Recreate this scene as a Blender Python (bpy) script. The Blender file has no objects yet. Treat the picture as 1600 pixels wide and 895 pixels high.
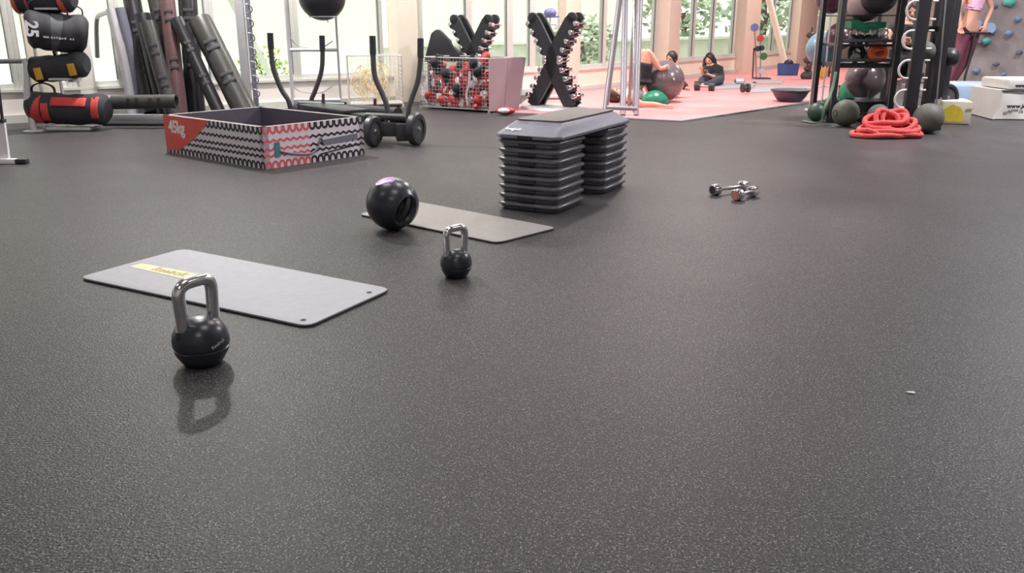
import bpy, bmesh, math, random
from mathutils import Vector, Matrix, noise
random.seed(7)
SC = bpy.context.scene
COL = SC.collection
PI = math.pi

# ------------------------------------------------------------------ camera
F_PX, HORIZON, CAM_H = 1320.0, 36.0, 1.08
TH = math.atan((447.5 - HORIZON) / F_PX)
cd = bpy.data.cameras.new('camera')
cd.sensor_width = 36.0
cd.lens = 36.0 * F_PX / 1600.0
cd.clip_start = 0.05
cd.clip_end = 300
cam = bpy.data.objects.new('camera', cd)
cam.location = (0, 0, CAM_H)
cam.rotation_euler = (PI / 2 - TH, 0, 0)
COL.objects.link(cam)
SC.camera = cam

# ------------------------------------------------------------------ colour management
SC.view_settings.view_transform = 'Standard'
SC.view_settings.look = 'None'
SC.view_settings.exposure = 0.0
SC.view_settings.gamma = 1.0
SC.view_settings.use_curve_mapping = False
SC.cycles.max_bounces = 8
SC.cycles.transparent_max_bounces = 16
SC.cycles.sample_clamp_indirect = 6.0

# ------------------------------------------------------------------ daylight (overcast sky)
w = bpy.data.worlds.new('overcast_sky')
SC.world = w
w.use_nodes = True
nt = w.node_tree
bg = nt.nodes['Background']
tc = nt.nodes.new('ShaderNodeTexCoord')
sep = nt.nodes.new('ShaderNodeSeparateXYZ')
rp = nt.nodes.new('ShaderNodeValToRGB')
rp.color_ramp.elements[0].position = 0.0
rp.color_ramp.elements[0].color = (0.62, 0.68, 0.60, 1)
rp.color_ramp.elements[1].position = 0.35
rp.color_ramp.elements[1].color = (0.86, 0.95, 0.92, 1)
nt.links.new(tc.outputs['Generated'], sep.inputs[0])
nt.links.new(sep.outputs['Z'], rp.inputs[0])
nt.links.new(rp.outputs[0], bg.inputs[0])
bg.inputs[1].default_value = 1.2
sd = bpy.data.lights.new('outdoor_fill_sun', 'SUN'); sd.energy = 4.5; sd.angle = 0.6; sd.color = (1.0, 0.98, 0.93)  # sun lamp added under the overcast sky to brighten the outdoors
so = bpy.data.objects.new('outdoor_fill_sun', sd); so.rotation_euler = (math.radians(38), 0, math.radians(-20)); so.location = (0, 0, 30); COL.objects.link(so)

# ------------------------------------------------------------------ unseen ceiling lamps (area lights), set for the glows and shadow on the floor
CEIL = 4.6
LAMPS = [  # x, y, size_x, size_y, watts, colour
    (-4.0, 2.0, 1.2, 1.2, 20, (1.0, 0.96, 0.95)),
    (0.5, 2.4, 1.2, 1.2, 40, (1.0, 0.96, 0.95)),
    (5.5, 3.0, 1.2, 1.2, 20, (1.0, 0.95, 0.92)),
    (-1.9, 6.0, 1.3, 1.3, 95, (1.0, 0.96, 0.94)),
    (9.0, 6.0, 1.2, 1.2, 30, (1.0, 0.96, 0.94)),
    (0.8, 6.2, 1.2, 1.2, 75, (1.0, 0.96, 0.95)),
    (-0.2, 12.0, 1.2, 1.2, 100, (1.0, 0.96, 0.94)),
    (2.6, 12.0, 0.4, 0.4, 290, (1.0, 0.93, 0.89)),
    (8.0, 12.5, 1.2, 1.2, 60, (0.95, 0.94, 1.0)),
    (7.5, 18.5, 1.2, 1.2, 220, (1.0, 0.93, 0.89)),
    (0.0, -2.0, 1.2, 1.2, 60, (1.0, 0.95, 0.95)),
    (-3.4, 9.2, 0.22, 0.22, 330, (1.0, 0.96, 0.94)),
    (6.2, 8.2, 0.4, 0.4, 400, (0.95, 0.95, 1.0)),
]
for (lx, ly, sx, sy, lw, lc) in LAMPS:
    ld = bpy.data.lights.new('ceiling_lamp_light', 'AREA')
    ld.shape = 'RECTANGLE'
    ld.size, ld.size_y = sx, sy
    ld.energy = lw
    ld.color = lc
    lo = bpy.data.objects.new('ceiling_lamp_light', ld)
    lo.location = (lx, ly, CEIL - 0.09)
    COL.objects.link(lo)

# ------------------------------------------------------------------ pixel -> place
def ray(px, py):
    x, y = (px - 800) / F_PX, (py - 447.5) / F_PX
    return Vector((x, math.cos(TH) - y * math.sin(TH), -math.sin(TH) - y * math.cos(TH)))
def G(px, py, z=0.0):
    d = ray(px, py); k = (z - CAM_H) / d.z
    return Vector((d.x * k, d.y * k, z))
def P(px, py, Y):
    d = ray(px, py); k = Y / d.y
    return Vector((d.x * k, Y, CAM_H + d.z * k))
def ppm(Y, z=0.5):
    return F_PX / (Y * math.cos(TH) + (CAM_H - z) * math.sin(TH))

# ------------------------------------------------------------------ materials
def lin(c):
    return tuple((v / 255 / 12.92) if v / 255 <= 0.04045 else ((v / 255 + 0.055) / 1.055) ** 2.4 for v in c)
def mat(name, rgb, rough=0.5, metal=0.0, var=0.08, scale=30.0, bump=0.0, bscale=200.0, spec=0.5, coat=0.0, sheen=0.0, trans=0.0):
    m = bpy.data.materials.new(name)
    m.use_nodes = True
    t = m.node_tree
    b = t.nodes['Principled BSDF']
    c = lin(rgb)
    co = t.nodes.new('ShaderNodeTexCoord')
    n = t.nodes.new('ShaderNodeTexNoise'); n.inputs['Scale'].default_value = scale; n.inputs['Detail'].default_value = 4
    r = t.nodes.new('ShaderNodeValToRGB')
    r.color_ramp.elements[0].position = 0.3; r.color_ramp.elements[1].position = 0.7
    r.color_ramp.elements[0].color = tuple(v * (1 - var) for v in c) + (1,)
    r.color_ramp.elements[1].color = tuple(min(1, v * (1 + var)) for v in c) + (1,)
    t.links.new(co.outputs['Object'], n.inputs['Vector'])
    t.links.new(n.outputs['Fac'], r.inputs[0])
    t.links.new(r.outputs[0], b.inputs['Base Color'])
    b.inputs['Roughness'].default_value = rough
    b.inputs['Metallic'].default_value = metal
    b.inputs['Specular IOR Level'].default_value = spec
    b.inputs['Coat Weight'].default_value = coat
    b.inputs['Sheen Weight'].default_value = sheen
    b.inputs['Transmission Weight'].default_value = trans
    if bump:
        n2 = t.nodes.new('ShaderNodeTexNoise'); n2.inputs['Scale'].default_value = bscale; n2.inputs['Detail'].default_value = 3
        bp = t.nodes.new('ShaderNodeBump'); bp.inputs['Strength'].default_value = bump; bp.inputs['Distance'].default_value = 0.004
        t.links.new(co.outputs['Object'], n2.inputs['Vector'])
        t.links.new(n2.outputs['Fac'], bp.inputs['Height'])
        t.links.new(bp.outputs[0], b.inputs['Normal'])
    return m

M = {}
M['chrome'] = mat('polished_steel', (232, 232, 236), 0.16, 1.0, 0.05)
M['steel'] = mat('brushed_steel', (190, 188, 190), 0.32, 1.0, 0.08, bump=0.1)
M['silver'] = mat('silver_paint', (206, 204, 208), 0.35, 0.35, 0.04)
M['rubber'] = mat('black_rubber', (46, 47, 52), 0.42, 0, 0.12, bump=0.1)
M['rubber_gloss'] = mat('glossy_black_rubber', (44, 47, 57), 0.30, 0, 0.1)
M['rubber_grey'] = mat('worn_grey_rubber', (92, 92, 88), 0.6, 0, 0.12, bump=0.3)
M['dark'] = mat('dark_powder_coat', (52, 51, 55), 0.38, 0, 0.1)
M['dark2'] = mat('charcoal_plastic', (66, 64, 66), 0.5, 0, 0.1)
M['blackfab'] = mat('black_canvas', (44, 44, 50), 0.75, 0, 0.15, bump=0.4, bscale=400)
M['greyfab'] = mat('grey_ribbed_canvas', (82, 84, 92), 0.75, 0, 0.15, bump=0.4)
M['redfab'] = mat('red_canvas', (190, 62, 62), 0.7, 0, 0.12)
M['orangefab'] = mat('orange_canvas', (205, 95, 75), 0.7, 0, 0.12)
M['yelfab'] = mat('mustard_webbing', (200, 150, 50), 0.7, 0, 0.12)
M['white'] = mat('white_paint', (232, 228, 226), 0.5, 0, 0.03)
M['whiteprint'] = mat('white_print', (235, 232, 235), 0.6, 0, 0.02)
M['blackprint'] = mat('black_print', (44, 40, 48), 0.6, 0, 0.05)
M['matgrey'] = mat('grey_foam', (168, 169, 177), 0.62, 0, 0.04, bump=0.15, bscale=500)
M['matgrey2'] = mat('warm_grey_foam', (146, 142, 139), 0.6, 0, 0.05, bump=0.15, bscale=500)
M['matblack'] = mat('black_foam', (40, 38, 42), 0.7)
M['yellowprint'] = mat('pale_yellow_print', (218, 213, 172), 0.6, 0, 0.06)
M['oliveprint'] = mat('olive_print', (176, 164, 108), 0.6, 0, 0.1)
M['stepgrey'] = mat('blue_grey_plastic', (118, 119, 134), 0.42, 0, 0.06, bump=0.15)
M['steptop'] = mat('taupe_grip_rubber', (104, 98, 98), 0.6, 0, 0.08, bump=0.4)
M['riser'] = mat('dark_grey_plastic', (100, 99, 108), 0.30, 0, 0.1, bump=0.1)
M['purple'] = mat('lilac_print', (176, 140, 205), 0.45, 0, 0.15)
M['cream'] = mat('cream_plaster', (236, 226, 208), 0.8, 0, 0.03, scale=4)
M['cream2'] = mat('tan_plaster', (222, 204, 188), 0.8, 0, 0.03, scale=4)
M['wallwhite'] = mat('off_white_plaster', (236, 230, 224), 0.8, 0, 0.03, scale=4)
M['frame'] = mat('pale_window_frame', (205, 206, 200), 0.5, 0, 0.03)
M['darkframe'] = mat('grey_window_gasket', (110, 112, 112), 0.5, 0, 0.05)
M['ceil'] = mat('ceiling_paint', (225, 222, 218), 0.9, 0, 0.02, scale=3)
M['tube'] = mat('dull_silver_tube', (158, 154, 162), 0.38, 0.35, 0.04)
M['wire'] = mat('white_coated_wire', (225, 222, 220), 0.4, 0.2, 0.03)
M['wiregrey'] = mat('zinc_wire', (190, 185, 185), 0.4, 0.6, 0.03)
M['red'] = mat('red_leatherette', (176, 56, 60), 0.5, 0, 0.25)
M['coral'] = mat('coral_rope', (216, 84, 84), 0.8, 0, 0.2, scale=60, bump=0.5)
M['panel'] = mat('grey_pink_board', (176, 150, 156), 0.4, 0, 0.05, scale=5)
M['rope'] = mat('straw_rope', (226, 200, 140), 0.7, 0, 0.15)
M['skin'] = mat('skin', (214, 160, 138), 0.55, 0, 0.04)
M['skin2'] = mat('tanned_skin', (190, 140, 120), 0.55, 0, 0.04)
M['hair'] = mat('black_hair', (30, 26, 28), 0.5, 0, 0.3, scale=80)
M['hair2'] = mat('brown_hair', (66, 44, 40), 0.5, 0, 0.3, scale=80)
M['blackcloth'] = mat('black_cloth', (38, 38, 44), 0.85, 0, 0.2)
M['whitecloth'] = mat('white_cloth', (238, 236, 238), 0.85, 0, 0.03)
M['pinkcloth'] = mat('pink_knit', (226, 178, 205), 0.85, 0, 0.2, scale=60)
M['maroon'] = mat('maroon_cloth', (122, 66, 82), 0.85, 0, 0.12)
M['pinkshoe'] = mat('pink_mesh', (232, 130, 150), 0.7, 0, 0.1)
M['ballgrey'] = mat('pearl_grey_vinyl', (112, 100, 104), 0.22, 0.15, 0.05)
M['ballblue'] = mat('steel_blue_vinyl', (108, 138, 156), 0.28, 0.1, 0.05)
M['ballmaroon'] = mat('plum_vinyl', (88, 56, 70), 0.3, 0.1, 0.06)
M['ballgreen'] = mat('green_vinyl', (34, 128, 100), 0.35, 0, 0.08)
M['darkgreen'] = mat('bottle_green_rubber', (44, 66, 56), 0.45, 0, 0.1)
M['strapgreen'] = mat('sage_green_band', (96, 128, 106), 0.5, 0, 0.08)
M['orange'] = mat('orange_rubber', (208, 92, 52), 0.45, 0, 0.1)
M['mauve'] = mat('mauve_vinyl', (176, 148, 152), 0.45, 0, 0.05)
M['olive'] = mat('olive_rubber', (86, 86, 76), 0.6, 0, 0.12, bump=0.3)
M['bosu'] = mat('slate_plastic', (70, 66, 78), 0.4, 0, 0.08)
M['paleblue'] = mat('pale_blue_vinyl', (166, 188, 216), 0.45, 0, 0.05, scale=8)
M['deepblue'] = mat('blue_vinyl', (62, 92, 150), 0.5, 0, 0.08)
M['greyplat'] = mat('platform_grey', (136, 132, 140), 0.6, 0, 0.05)
M['sheet'] = mat('white_tarpaulin', (208, 204, 200), 0.5, 0, 0.04, scale=6)
M['cartoncream'] = mat('cream_card', (212, 204, 186), 0.6, 0, 0.04)
M['yellow'] = mat('yellow_card', (214, 190, 62), 0.55, 0, 0.1)
M['redlabel'] = mat('red_print', (218, 84, 70), 0.6, 0, 0.06)
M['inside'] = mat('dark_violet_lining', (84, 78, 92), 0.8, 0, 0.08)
M['rim'] = mat('grey_lining_edge', (136, 132, 126), 0.7, 0, 0.06)
M['boxwhite'] = mat('white_box_vinyl', (222, 212, 222), 0.5, 0, 0.03)
M['boxred'] = mat('red_box_vinyl', (214, 98, 104), 0.5, 0, 0.06)
M['teal'] = mat('teal_print', (70, 130, 140), 0.5)
M['viprgrey'] = mat('grey_moulded_rubber', (66, 64, 62), 0.36, 0, 0.15)
M['viprred'] = mat('plum_moulded_rubber', (100, 72, 74), 0.42, 0, 0.1)
M['vipblack'] = mat('black_moulded_rubber', (44, 42, 46), 0.3, 0, 0.1)
M['brown'] = mat('rust_brown_steel', (84, 50, 54), 0.5)
M['leafy'] = mat('hedge_leaves', (158, 176, 150), 0.8, 0, 0.35, scale=9)
M['leafy2'] = mat('lime_leaves', (176, 200, 110), 0.8, 0, 0.3, scale=9)
M['paving'] = mat('pale_paving', (222, 226, 214), 0.85, 0, 0.03, scale=2)
M['facade'] = mat('pale_mint_render', (220, 224, 212), 0.85, 0, 0.03, scale=1)
M['facadewhite'] = mat('white_render', (245, 248, 240), 0.85, 0, 0.02, scale=1)
M['eye'] = mat('eye_dark', (36, 28, 26), 0.3)
M['lips'] = mat('lips', (168, 92, 88), 0.5)
M['lampglow'] = None

def glass_mat(name, rgb, mixf=0.10):
    m = bpy.data.materials.new(name); m.use_nodes = True; t = m.node_tree
    for n in list(t.nodes): t.nodes.remove(n)
    o = t.nodes.new('ShaderNodeOutputMaterial')
    tr = t.nodes.new('ShaderNodeBsdfTransparent'); tr.inputs[0].default_value = lin(rgb) + (1,)
    gl = t.nodes.new('ShaderNodeBsdfGlossy'); gl.inputs['Roughness'].default_value = 0.03
    mx = t.nodes.new('ShaderNodeMixShader'); mx.inputs[0].default_value = mixf
    t.links.new(tr.outputs[0], mx.inputs[1]); t.links.new(gl.outputs[0], mx.inputs[2]); t.links.new(mx.outputs[0], o.inputs[0])
    return m
M['glass'] = glass_mat('tinted_glass', (248, 251, 248))
def emis(name, rgb, s):
    m = bpy.data.materials.new(name); m.use_nodes = True
    b = m.node_tree.nodes['Principled BSDF']
    b.inputs['Emission Color'].default_value = lin(rgb) + (1,)
    b.inputs['Emission Strength'].default_value = s
    return m
M['lampglow'] = emis('lamp_diffuser', (255, 245, 235), 1.2)

def floor_mat():
    m = bpy.data.materials.new('glint_flecked_rubber_flooring'); m.use_nodes = True; t = m.node_tree
    b = t.nodes['Principled BSDF']; N = t.nodes.new; L = t.links.new
    co = N('ShaderNodeTexCoord')
    n1 = N('ShaderNodeTexNoise'); n1.inputs['Scale'].default_value = 0.55; n1.inputs['Detail'].default_value = 3
    r1 = N('ShaderNodeValToRGB')
    r1.color_ramp.elements[0].position = 0.3; r1.color_ramp.elements[1].position = 0.7
    r1.color_ramp.elements[0].color = lin((57, 55, 57)) + (1,)
    r1.color_ramp.elements[1].color = lin((66, 63, 65)) + (1,)
    # pale flecks painted into the colour as glints off the dimples
    v = N('ShaderNodeTexVoronoi'); v.inputs['Scale'].default_value = 190
    r2 = N('ShaderNodeValToRGB'); r2.color_ramp.elements[0].position = 0.15; r2.color_ramp.elements[1].position = 0.42
    r2.color_ramp.elements[0].color = (1, 1, 1, 1); r2.color_ramp.elements[1].color = (0, 0, 0, 1)
    sepc = N('ShaderNodeSeparateColor')
    gt = N('ShaderNodeMath'); gt.operation = 'GREATER_THAN'; gt.inputs[1].default_value = 0.45
    mul = N('ShaderNodeMath'); mul.operation = 'MULTIPLY'
    mul2 = N('ShaderNodeMath'); mul2.operation = 'MULTIPLY'; mul2.inputs[1].default_value = 0.62
    mx = N('ShaderNodeMix'); mx.data_type = 'RGBA'
    mx.inputs[7].default_value = lin((164, 160, 158)) + (1,)
    L(co.outputs['Object'], n1.inputs['Vector']); L(co.outputs['Object'], v.inputs['Vector'])
    L(n1.outputs['Fac'], r1.inputs[0]); L(v.outputs['Distance'], r2.inputs[0]); L(v.outputs['Color'], sepc.inputs[0])
    L(sepc.outputs[0], gt.inputs[0]); L(gt.outputs[0], mul.inputs[0]); L(r2.outputs[0], mul.inputs[1])
    L(mul.outputs[0], mul2.inputs[0]); L(mul2.outputs[0], mx.inputs[0]); L(r1.outputs[0], mx.inputs[6])
    L(mx.outputs[2], b.inputs['Base Color'])
    ng = N('ShaderNodeTexNoise'); ng.inputs['Scale'].default_value = 170; ng.inputs['Detail'].default_value = 3  # light and dark grain in the colour, imitating glints on the rubber
    rg = N('ShaderNodeMapRange'); rg.inputs[1].default_value = 0.36; rg.inputs[2].default_value = 0.64; rg.inputs[3].default_value = 0.35; rg.inputs[4].default_value = 1.85
    vm = N('ShaderNodeMix'); vm.data_type = 'RGBA'; vm.blend_type = 'MULTIPLY'; vm.inputs[0].default_value = 1.0
    L(co.outputs['Object'], ng.inputs['Vector']); L(ng.outputs['Fac'], rg.inputs[0]); L(mx.outputs[2], vm.inputs[6]); L(rg.outputs[0], vm.inputs[7])
    L(vm.outputs[2], b.inputs['Base Color'])
    # hammered surface
    n2 = N('ShaderNodeTexNoise'); n2.inputs['Scale'].default_value = 140; n2.inputs['Detail'].default_value = 2
    bp = N('ShaderNodeBump'); bp.inputs['Strength'].default_value = 0.7; bp.inputs['Distance'].default_value = 0.003
    L(co.outputs['Object'], n2.inputs['Vector']); L(n2.outputs['Fac'], bp.inputs['Height']); L(bp.outputs[0], b.inputs['Normal'])
    n3 = N('ShaderNodeTexNoise'); n3.inputs['Scale'].default_value = 1.3; n3.inputs['Detail'].default_value = 3
    mr = N('ShaderNodeMapRange'); mr.inputs[3].default_value = 0.38; mr.inputs[4].default_value = 0.48
    L(co.outputs['Object'], n3.inputs['Vector']); L(n3.outputs['Fac'], mr.inputs[0]); L(mr.outputs[0], b.inputs['Roughness'])
    b.inputs['IOR'].default_value = 1.25
    return m
M['floor'] = floor_mat()
M['pinkfloor'] = mat('salmon_sports_flooring', (226, 150, 152), 0.42, 0, 0.06, scale=3, bump=0.1, bscale=80)

def climb_mat():
    m = mat('grey_brown_textured_panel', (148, 138, 136), 0.8, 0, 0.26, scale=2.6, bump=0.6, bscale=12)
    return m
M['climb'] = climb_mat()

# ------------------------------------------------------------------ mesh helpers
ORG = {}
def children_origin(parent):
    return ORG.get(parent.name, Vector((0, 0, 0)))

def sm(path, n=6):
    """Catmull-Rom through the points"""
    pts = [Vector(p) for p in path]
    if len(pts) < 3: return pts
    out = []
    e = [pts[0] * 2 - pts[1]] + pts + [pts[-1] * 2 - pts[-2]]
    for i in range(1, len(e) - 2):
        a, b, c, d = e[i - 1], e[i], e[i + 1], e[i + 2]
        for k in range(n):
            t = k / n
            out.append(0.5 * ((2 * b) + (c - a) * t + (2 * a - 5 * b + 4 * c - d) * t * t + (3 * b - 3 * c + d - a) * t ** 3))
    out.append(pts[-1])
    return out

class MB:
    def __init__(s): s.bm = bmesh.new(); s.mi = 0
    def _f(s, vs):
        try:
            f = s.bm.faces.new(vs); f.material_index = s.mi; f.smooth = True; return f
        except ValueError: return None
    def box(s, c, d, rz=0, mtx=None, bevel=0.0, taper=1.0):
        c = Vector(c); hx, hy, hz = d[0] / 2, d[1] / 2, d[2] / 2
        R = mtx if mtx else Matrix.Rotation(rz, 3, 'Z')
        b2 = bmesh.new()
        vs = []
        for z, k in ((-hz, 1.0), (hz, taper)):
            for x, y in ((-hx, -hy), (hx, -hy), (hx, hy), (-hx, hy)):
                vs.append(b2.verts.new(Vector((x * k, y * k, z))))
        for q in ((3, 2, 1, 0), (4, 5, 6, 7), (0, 1, 5, 4), (1, 2, 6, 5), (2, 3, 7, 6), (3, 0, 4, 7)):
            b2.faces.new([vs[i] for i in q])
        if bevel > 0:
            bmesh.ops.bevel(b2, geom=list(b2.edges), offset=bevel, segments=2, profile=0.6, affect='EDGES')
        s._merge(b2, lambda v: R @ v + c)
        return s
    def _merge(s, b2, fn):
        mp = {}
        for v in b2.verts: mp[v] = s.bm.verts.new(fn(v.co))
        for f in b2.faces: s._f([mp[v] for v in f.verts])
        b2.free()
    def tube(s, path, r, seg=10, cap=True, flat=None, closed=False):
        pts = [Vector(p) for p in path]
        n = len(pts)
        rs = r if isinstance(r, (list, tuple)) else [r] * n
        if len(rs) != n: rs = [rs[min(len(rs) - 1, int(i * len(rs) / n))] for i in range(n)]
        tg = []
        for i in range(n):
            if closed: t = pts[(i + 1) % n] - pts[i - 1]
            else: t = pts[min(i + 1, n - 1)] - pts[max(i - 1, 0)]
            tg.append(t.normalized() if t.length > 1e-9 else Vector((0, 0, 1)))
        u = tg[0].orthogonal().normalized()
        if flat is not None: u = (Vector(flat[0]) - tg[0] * Vector(flat[0]).dot(tg[0])).normalized()
        rings = []
        for i in range(n):
            u = (u - tg[i] * u.dot(tg[i]))
            u = u.normalized() if u.length > 1e-6 else tg[i].orthogonal().normalized()
            v = tg[i].cross(u)
            ku, kv = (1, 1) if flat is None else (flat[1], flat[2])
            rings.append([s.bm.verts.new(pts[i] + (u * math.cos(a) * ku + v * math.sin(a) * kv) * rs[i]) for a in [2 * PI * k / seg for k in range(seg)]])
        m = n if closed else n - 1
        for i in range(m):
            A, B = rings[i], rings[(i + 1) % n]
            for k in range(seg): s._f([A[k], A[(k + 1) % seg], B[(k + 1) % seg], B[k]])
        if cap and not closed:
            s._f(list(reversed(rings[0]))); s._f(rings[-1])
        return s
    def cyl(s, a, b, r, r2=None, seg=16): return s.tube([a, b], [r, r if r2 is None else r2], seg)
    def ball(s, c, r, sc=(1, 1, 1), seg=24, fn=None, R=None):
        c = Vector(c); b2 = bmesh.new()
        bmesh.ops.create_uvsphere(b2, u_segments=seg, v_segments=max(8, seg // 2), radius=1.0)
        def g(v):
            k = fn(v.copy()) if fn else v
            q = Vector((k.x * sc[0], k.y * sc[1], k.z * sc[2])) * r
            if R: q = R @ q
            return c + q
        s._merge(b2, g); return s
    def lathe(s, prof, c=(0, 0, 0), seg=32, R=None):
        c = Vector(c); rings = []
        tr = (lambda v: (R @ v) + c) if R else (lambda v: v + c)
        for (r, z) in prof:
            if r < 1e-6: rings.append([s.bm.verts.new(tr(Vector((0, 0, z))))])
            else: rings.append([s.bm.verts.new(tr(Vector((r * math.cos(2 * PI * k / seg), r * math.sin(2 * PI * k / seg), z)))) for k in range(seg)])
        for A, B in zip(rings, rings[1:]):
            for k in range(seg):
                a = A[k % len(A)], A[(k + 1) % len(A)], B[(k + 1) % len(B)], B[k % len(B)]
                u = []
                for q in a:
                    if q not in u: u.append(q)
                if len(u) > 2: s._f(u)
        return s
    def prism(s, poly, z0, z1, fn=None, bevel=0.0):
        """poly (x,y) swept from z0 to z1; fn maps the local point to place"""
        fn = fn or (lambda v: v)
        b2 = bmesh.new()
        A = [b2.verts.new(Vector((p[0], p[1], z0))) for p in poly]
        B = [b2.verts.new(Vector((p[0], p[1], z1))) for p in poly]
        n = len(poly)
        b2.faces.new(list(reversed(A))); b2.faces.new(B)
        for k in range(n): b2.faces.new([A[k], A[(k + 1) % n], B[(k + 1) % n], B[k]])
        if bevel: bmesh.ops.bevel(b2, geom=list(b2.edges), offset=bevel, segments=2, profile=0.6, affect='EDGES')
        s._merge(b2, fn); return s
    def build(s, name, mats, parent=None, smooth=True, local=False, base=None):
        mats = mats if isinstance(mats, (list, tuple)) else [mats]
        bm = s.bm
        bmesh.ops.recalc_face_normals(bm, faces=list(bm.faces))
        if parent is not None: o0 = Vector((0, 0, 0)) if local else children_origin(parent)
        elif local: o0 = Vector((0, 0, 0))
        else:
            if base is not None: o0 = Vector(base)
            else:
                xs = [v.co.x for v in bm.verts]; ys = [v.co.y for v in bm.verts]; zs = [v.co.z for v in bm.verts]
                o0 = Vector(((min(xs) + max(xs)) / 2, (min(ys) + max(ys)) / 2, min(zs)))
        for v in bm.verts: v.co -= o0
        if smooth:
            for e in bm.edges:
                if len(e.link_faces) == 2 and e.calc_face_angle(0) > math.radians(38): e.smooth = False
        else:
            for f in bm.faces: f.smooth = False
        me = bpy.data.meshes.new(name)
        bm.to_mesh(me); bm.free()
        for m in mats: me.materials.append(M[m] if isinstance(m, str) else m)
        o = bpy.data.objects.new(name, me)
        COL.objects.link(o)
        if parent is not None: o.parent = parent; ORG[o.name] = o0
        else: o.location = o0; ORG[o.name] = o0
        return o

def thing(name, label, cat, loc=(0, 0, 0), rz=0, group=None):
    o = bpy.data.objects.new(name, None); COL.objects.link(o)
    o.empty_display_size = 0.1
    o.location = loc; o.rotation_euler = (0, 0, rz)
    o['label'] = label; o['category'] = cat
    if group: o['group'] = group
    ORG[o.name] = Vector(loc)
    return o
def tag(o, label, cat, group=None, kind=None):
    o['label'] = label; o['category'] = cat
    if group: o['group'] = group
    if kind: o['kind'] = kind
    return o
def struct(o): o['kind'] = 'structure'; return o
def dup(root, loc, rz=0, label=None, group=None, rot=None, scale=None):
    r = root.copy(); COL.objects.link(r); r.location = loc
    r.rotation_euler = rot if rot is not None else (0, 0, rz)
    if scale: r.scale = (scale,) * 3
    if label: r['label'] = label
    if group: r['group'] = group
    for ch in list(root.children):
        c = ch.copy(); COL.objects.link(c); c.parent = r
        for g in list(ch.children):
            d = g.copy(); COL.objects.link(d); d.parent = c
    return r
def text_part(name, s, mat_, parent, size, mtx, extrude=0.0006, world=True, align='CENTER', bold=0.0, shear=0.0, spacing=1.0):
    """flat lettering as a mesh; mtx places text space (x right, y up, z out)"""
    cu = bpy.data.curves.new(name, 'FONT'); cu.body = s; cu.size = size; cu.extrude = extrude
    cu.align_x = align; cu.align_y = 'CENTER'; cu.offset = bold; cu.shear = shear; cu.space_character = spacing
    cu.resolution_u = 3
    t = bpy.data.objects.new(name + '_tmp', cu); COL.objects.link(t)
    bpy.context.view_layer.update()
    me = bpy.data.meshes.new_from_object(t.evaluated_get(bpy.context.evaluated_depsgraph_get()))
    bpy.data.objects.remove(t); bpy.data.curves.remove(cu)
    me.name = name
    o0 = children_origin(parent) if world else Vector((0, 0, 0))
    me.transform(mtx)
    me.transform(Matrix.Translation(-o0))
    me.materials.clear(); me.materials.append(M[mat_])
    o = bpy.data.objects.new(name, me); COL.objects.link(o); o.parent = parent
    return o
def frame_mtx(origin, xdir, ydir):
    x = Vector(xdir).normalized(); y = Vector(ydir); y = (y - x * y.dot(x)).normalized(); z = x.cross(y)
    m = Matrix((x, y, z)).transposed().to_4x4(); m.translation = Vector(origin)
    return m
def V(*a): return Vector(a)
# ================================================================== ROOM
W0, W1, W2 = Vector((-8.2, 7.95)), Vector((1.1, 14.2)), Vector((9.6, 26.0))
def wall_at(px, py=100, off=0.0):
    """point of the window wall seen in this column of the photo"""
    d = ray(px, py); s = d.x / d.y
    for a, b in ((W0, W1), (W1, W2)):
        e = b - a
        n = Vector((e.y, -e.x)).normalized()
        if n.y > 0: n = -n
        aa = a + n * off
        # x = s*y ; aa + t e
        den = e.x - s * e.y
        if abs(den) < 1e-9: continue
        t = (s * aa.y - aa.x) / den
        if (b is W1 and t <= 1.0) or (a is W1 and t >= 0.0):
            p = aa + e * t
            return Vector((p.x, p.y, 0)), e.normalized(), n
    return None
ROOMP = [(-9.2, -5.2), (14.2, -5.2), (14.2, 28.2), (10.6, 28.2), (9.45, 26.2), (.98, 14.38), (-9.2, 7.5)]
mb = MB(); mb.prism(ROOMP, -0.06, 0.0)
struct(mb.build('floor', 'floor', base=(0, 0, 0), smooth=False))
# salmon flooring along the windows, a thin layer with a grey edge strip
f0, f1, f2 = G(560, 166), G(1062, 190), G(1302, 154)
fl = [(f0.x, f0.y), (f1.x, f1.y), (f2.x, f2.y), (f2.x + 4.5, f2.y + 6.6), (9.4, 25.7), (1.1, 14.15), (-1.2, 12.6)]
c_ = G(795, 177)
fl = [(c_.x, c_.y), (f1.x, f1.y), (f2.x, f2.y), (f2.x + 4.0, f2.y + 5.9), (11.5, 26.0), (9.5, 25.8), (1.12, 14.12), (0.35, 13.6)]
mb = MB(); mb.prism(fl, 0.0005, 0.015); o = mb.build('floor_matting', 'pinkfloor', smooth=False); struct(o)
mb = MB(); mb.prism([(c_.x - .02, c_.y - .03), (f1.x + .01, f1.y - .06), (f2.x + .06, f2.y - .04), (f2.x, f2.y), (f1.x, f1.y), (c_.x, c_.y)], 0.0005, 0.016)
struct(mb.build('trim_1', 'greyplat', smooth=False))
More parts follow.
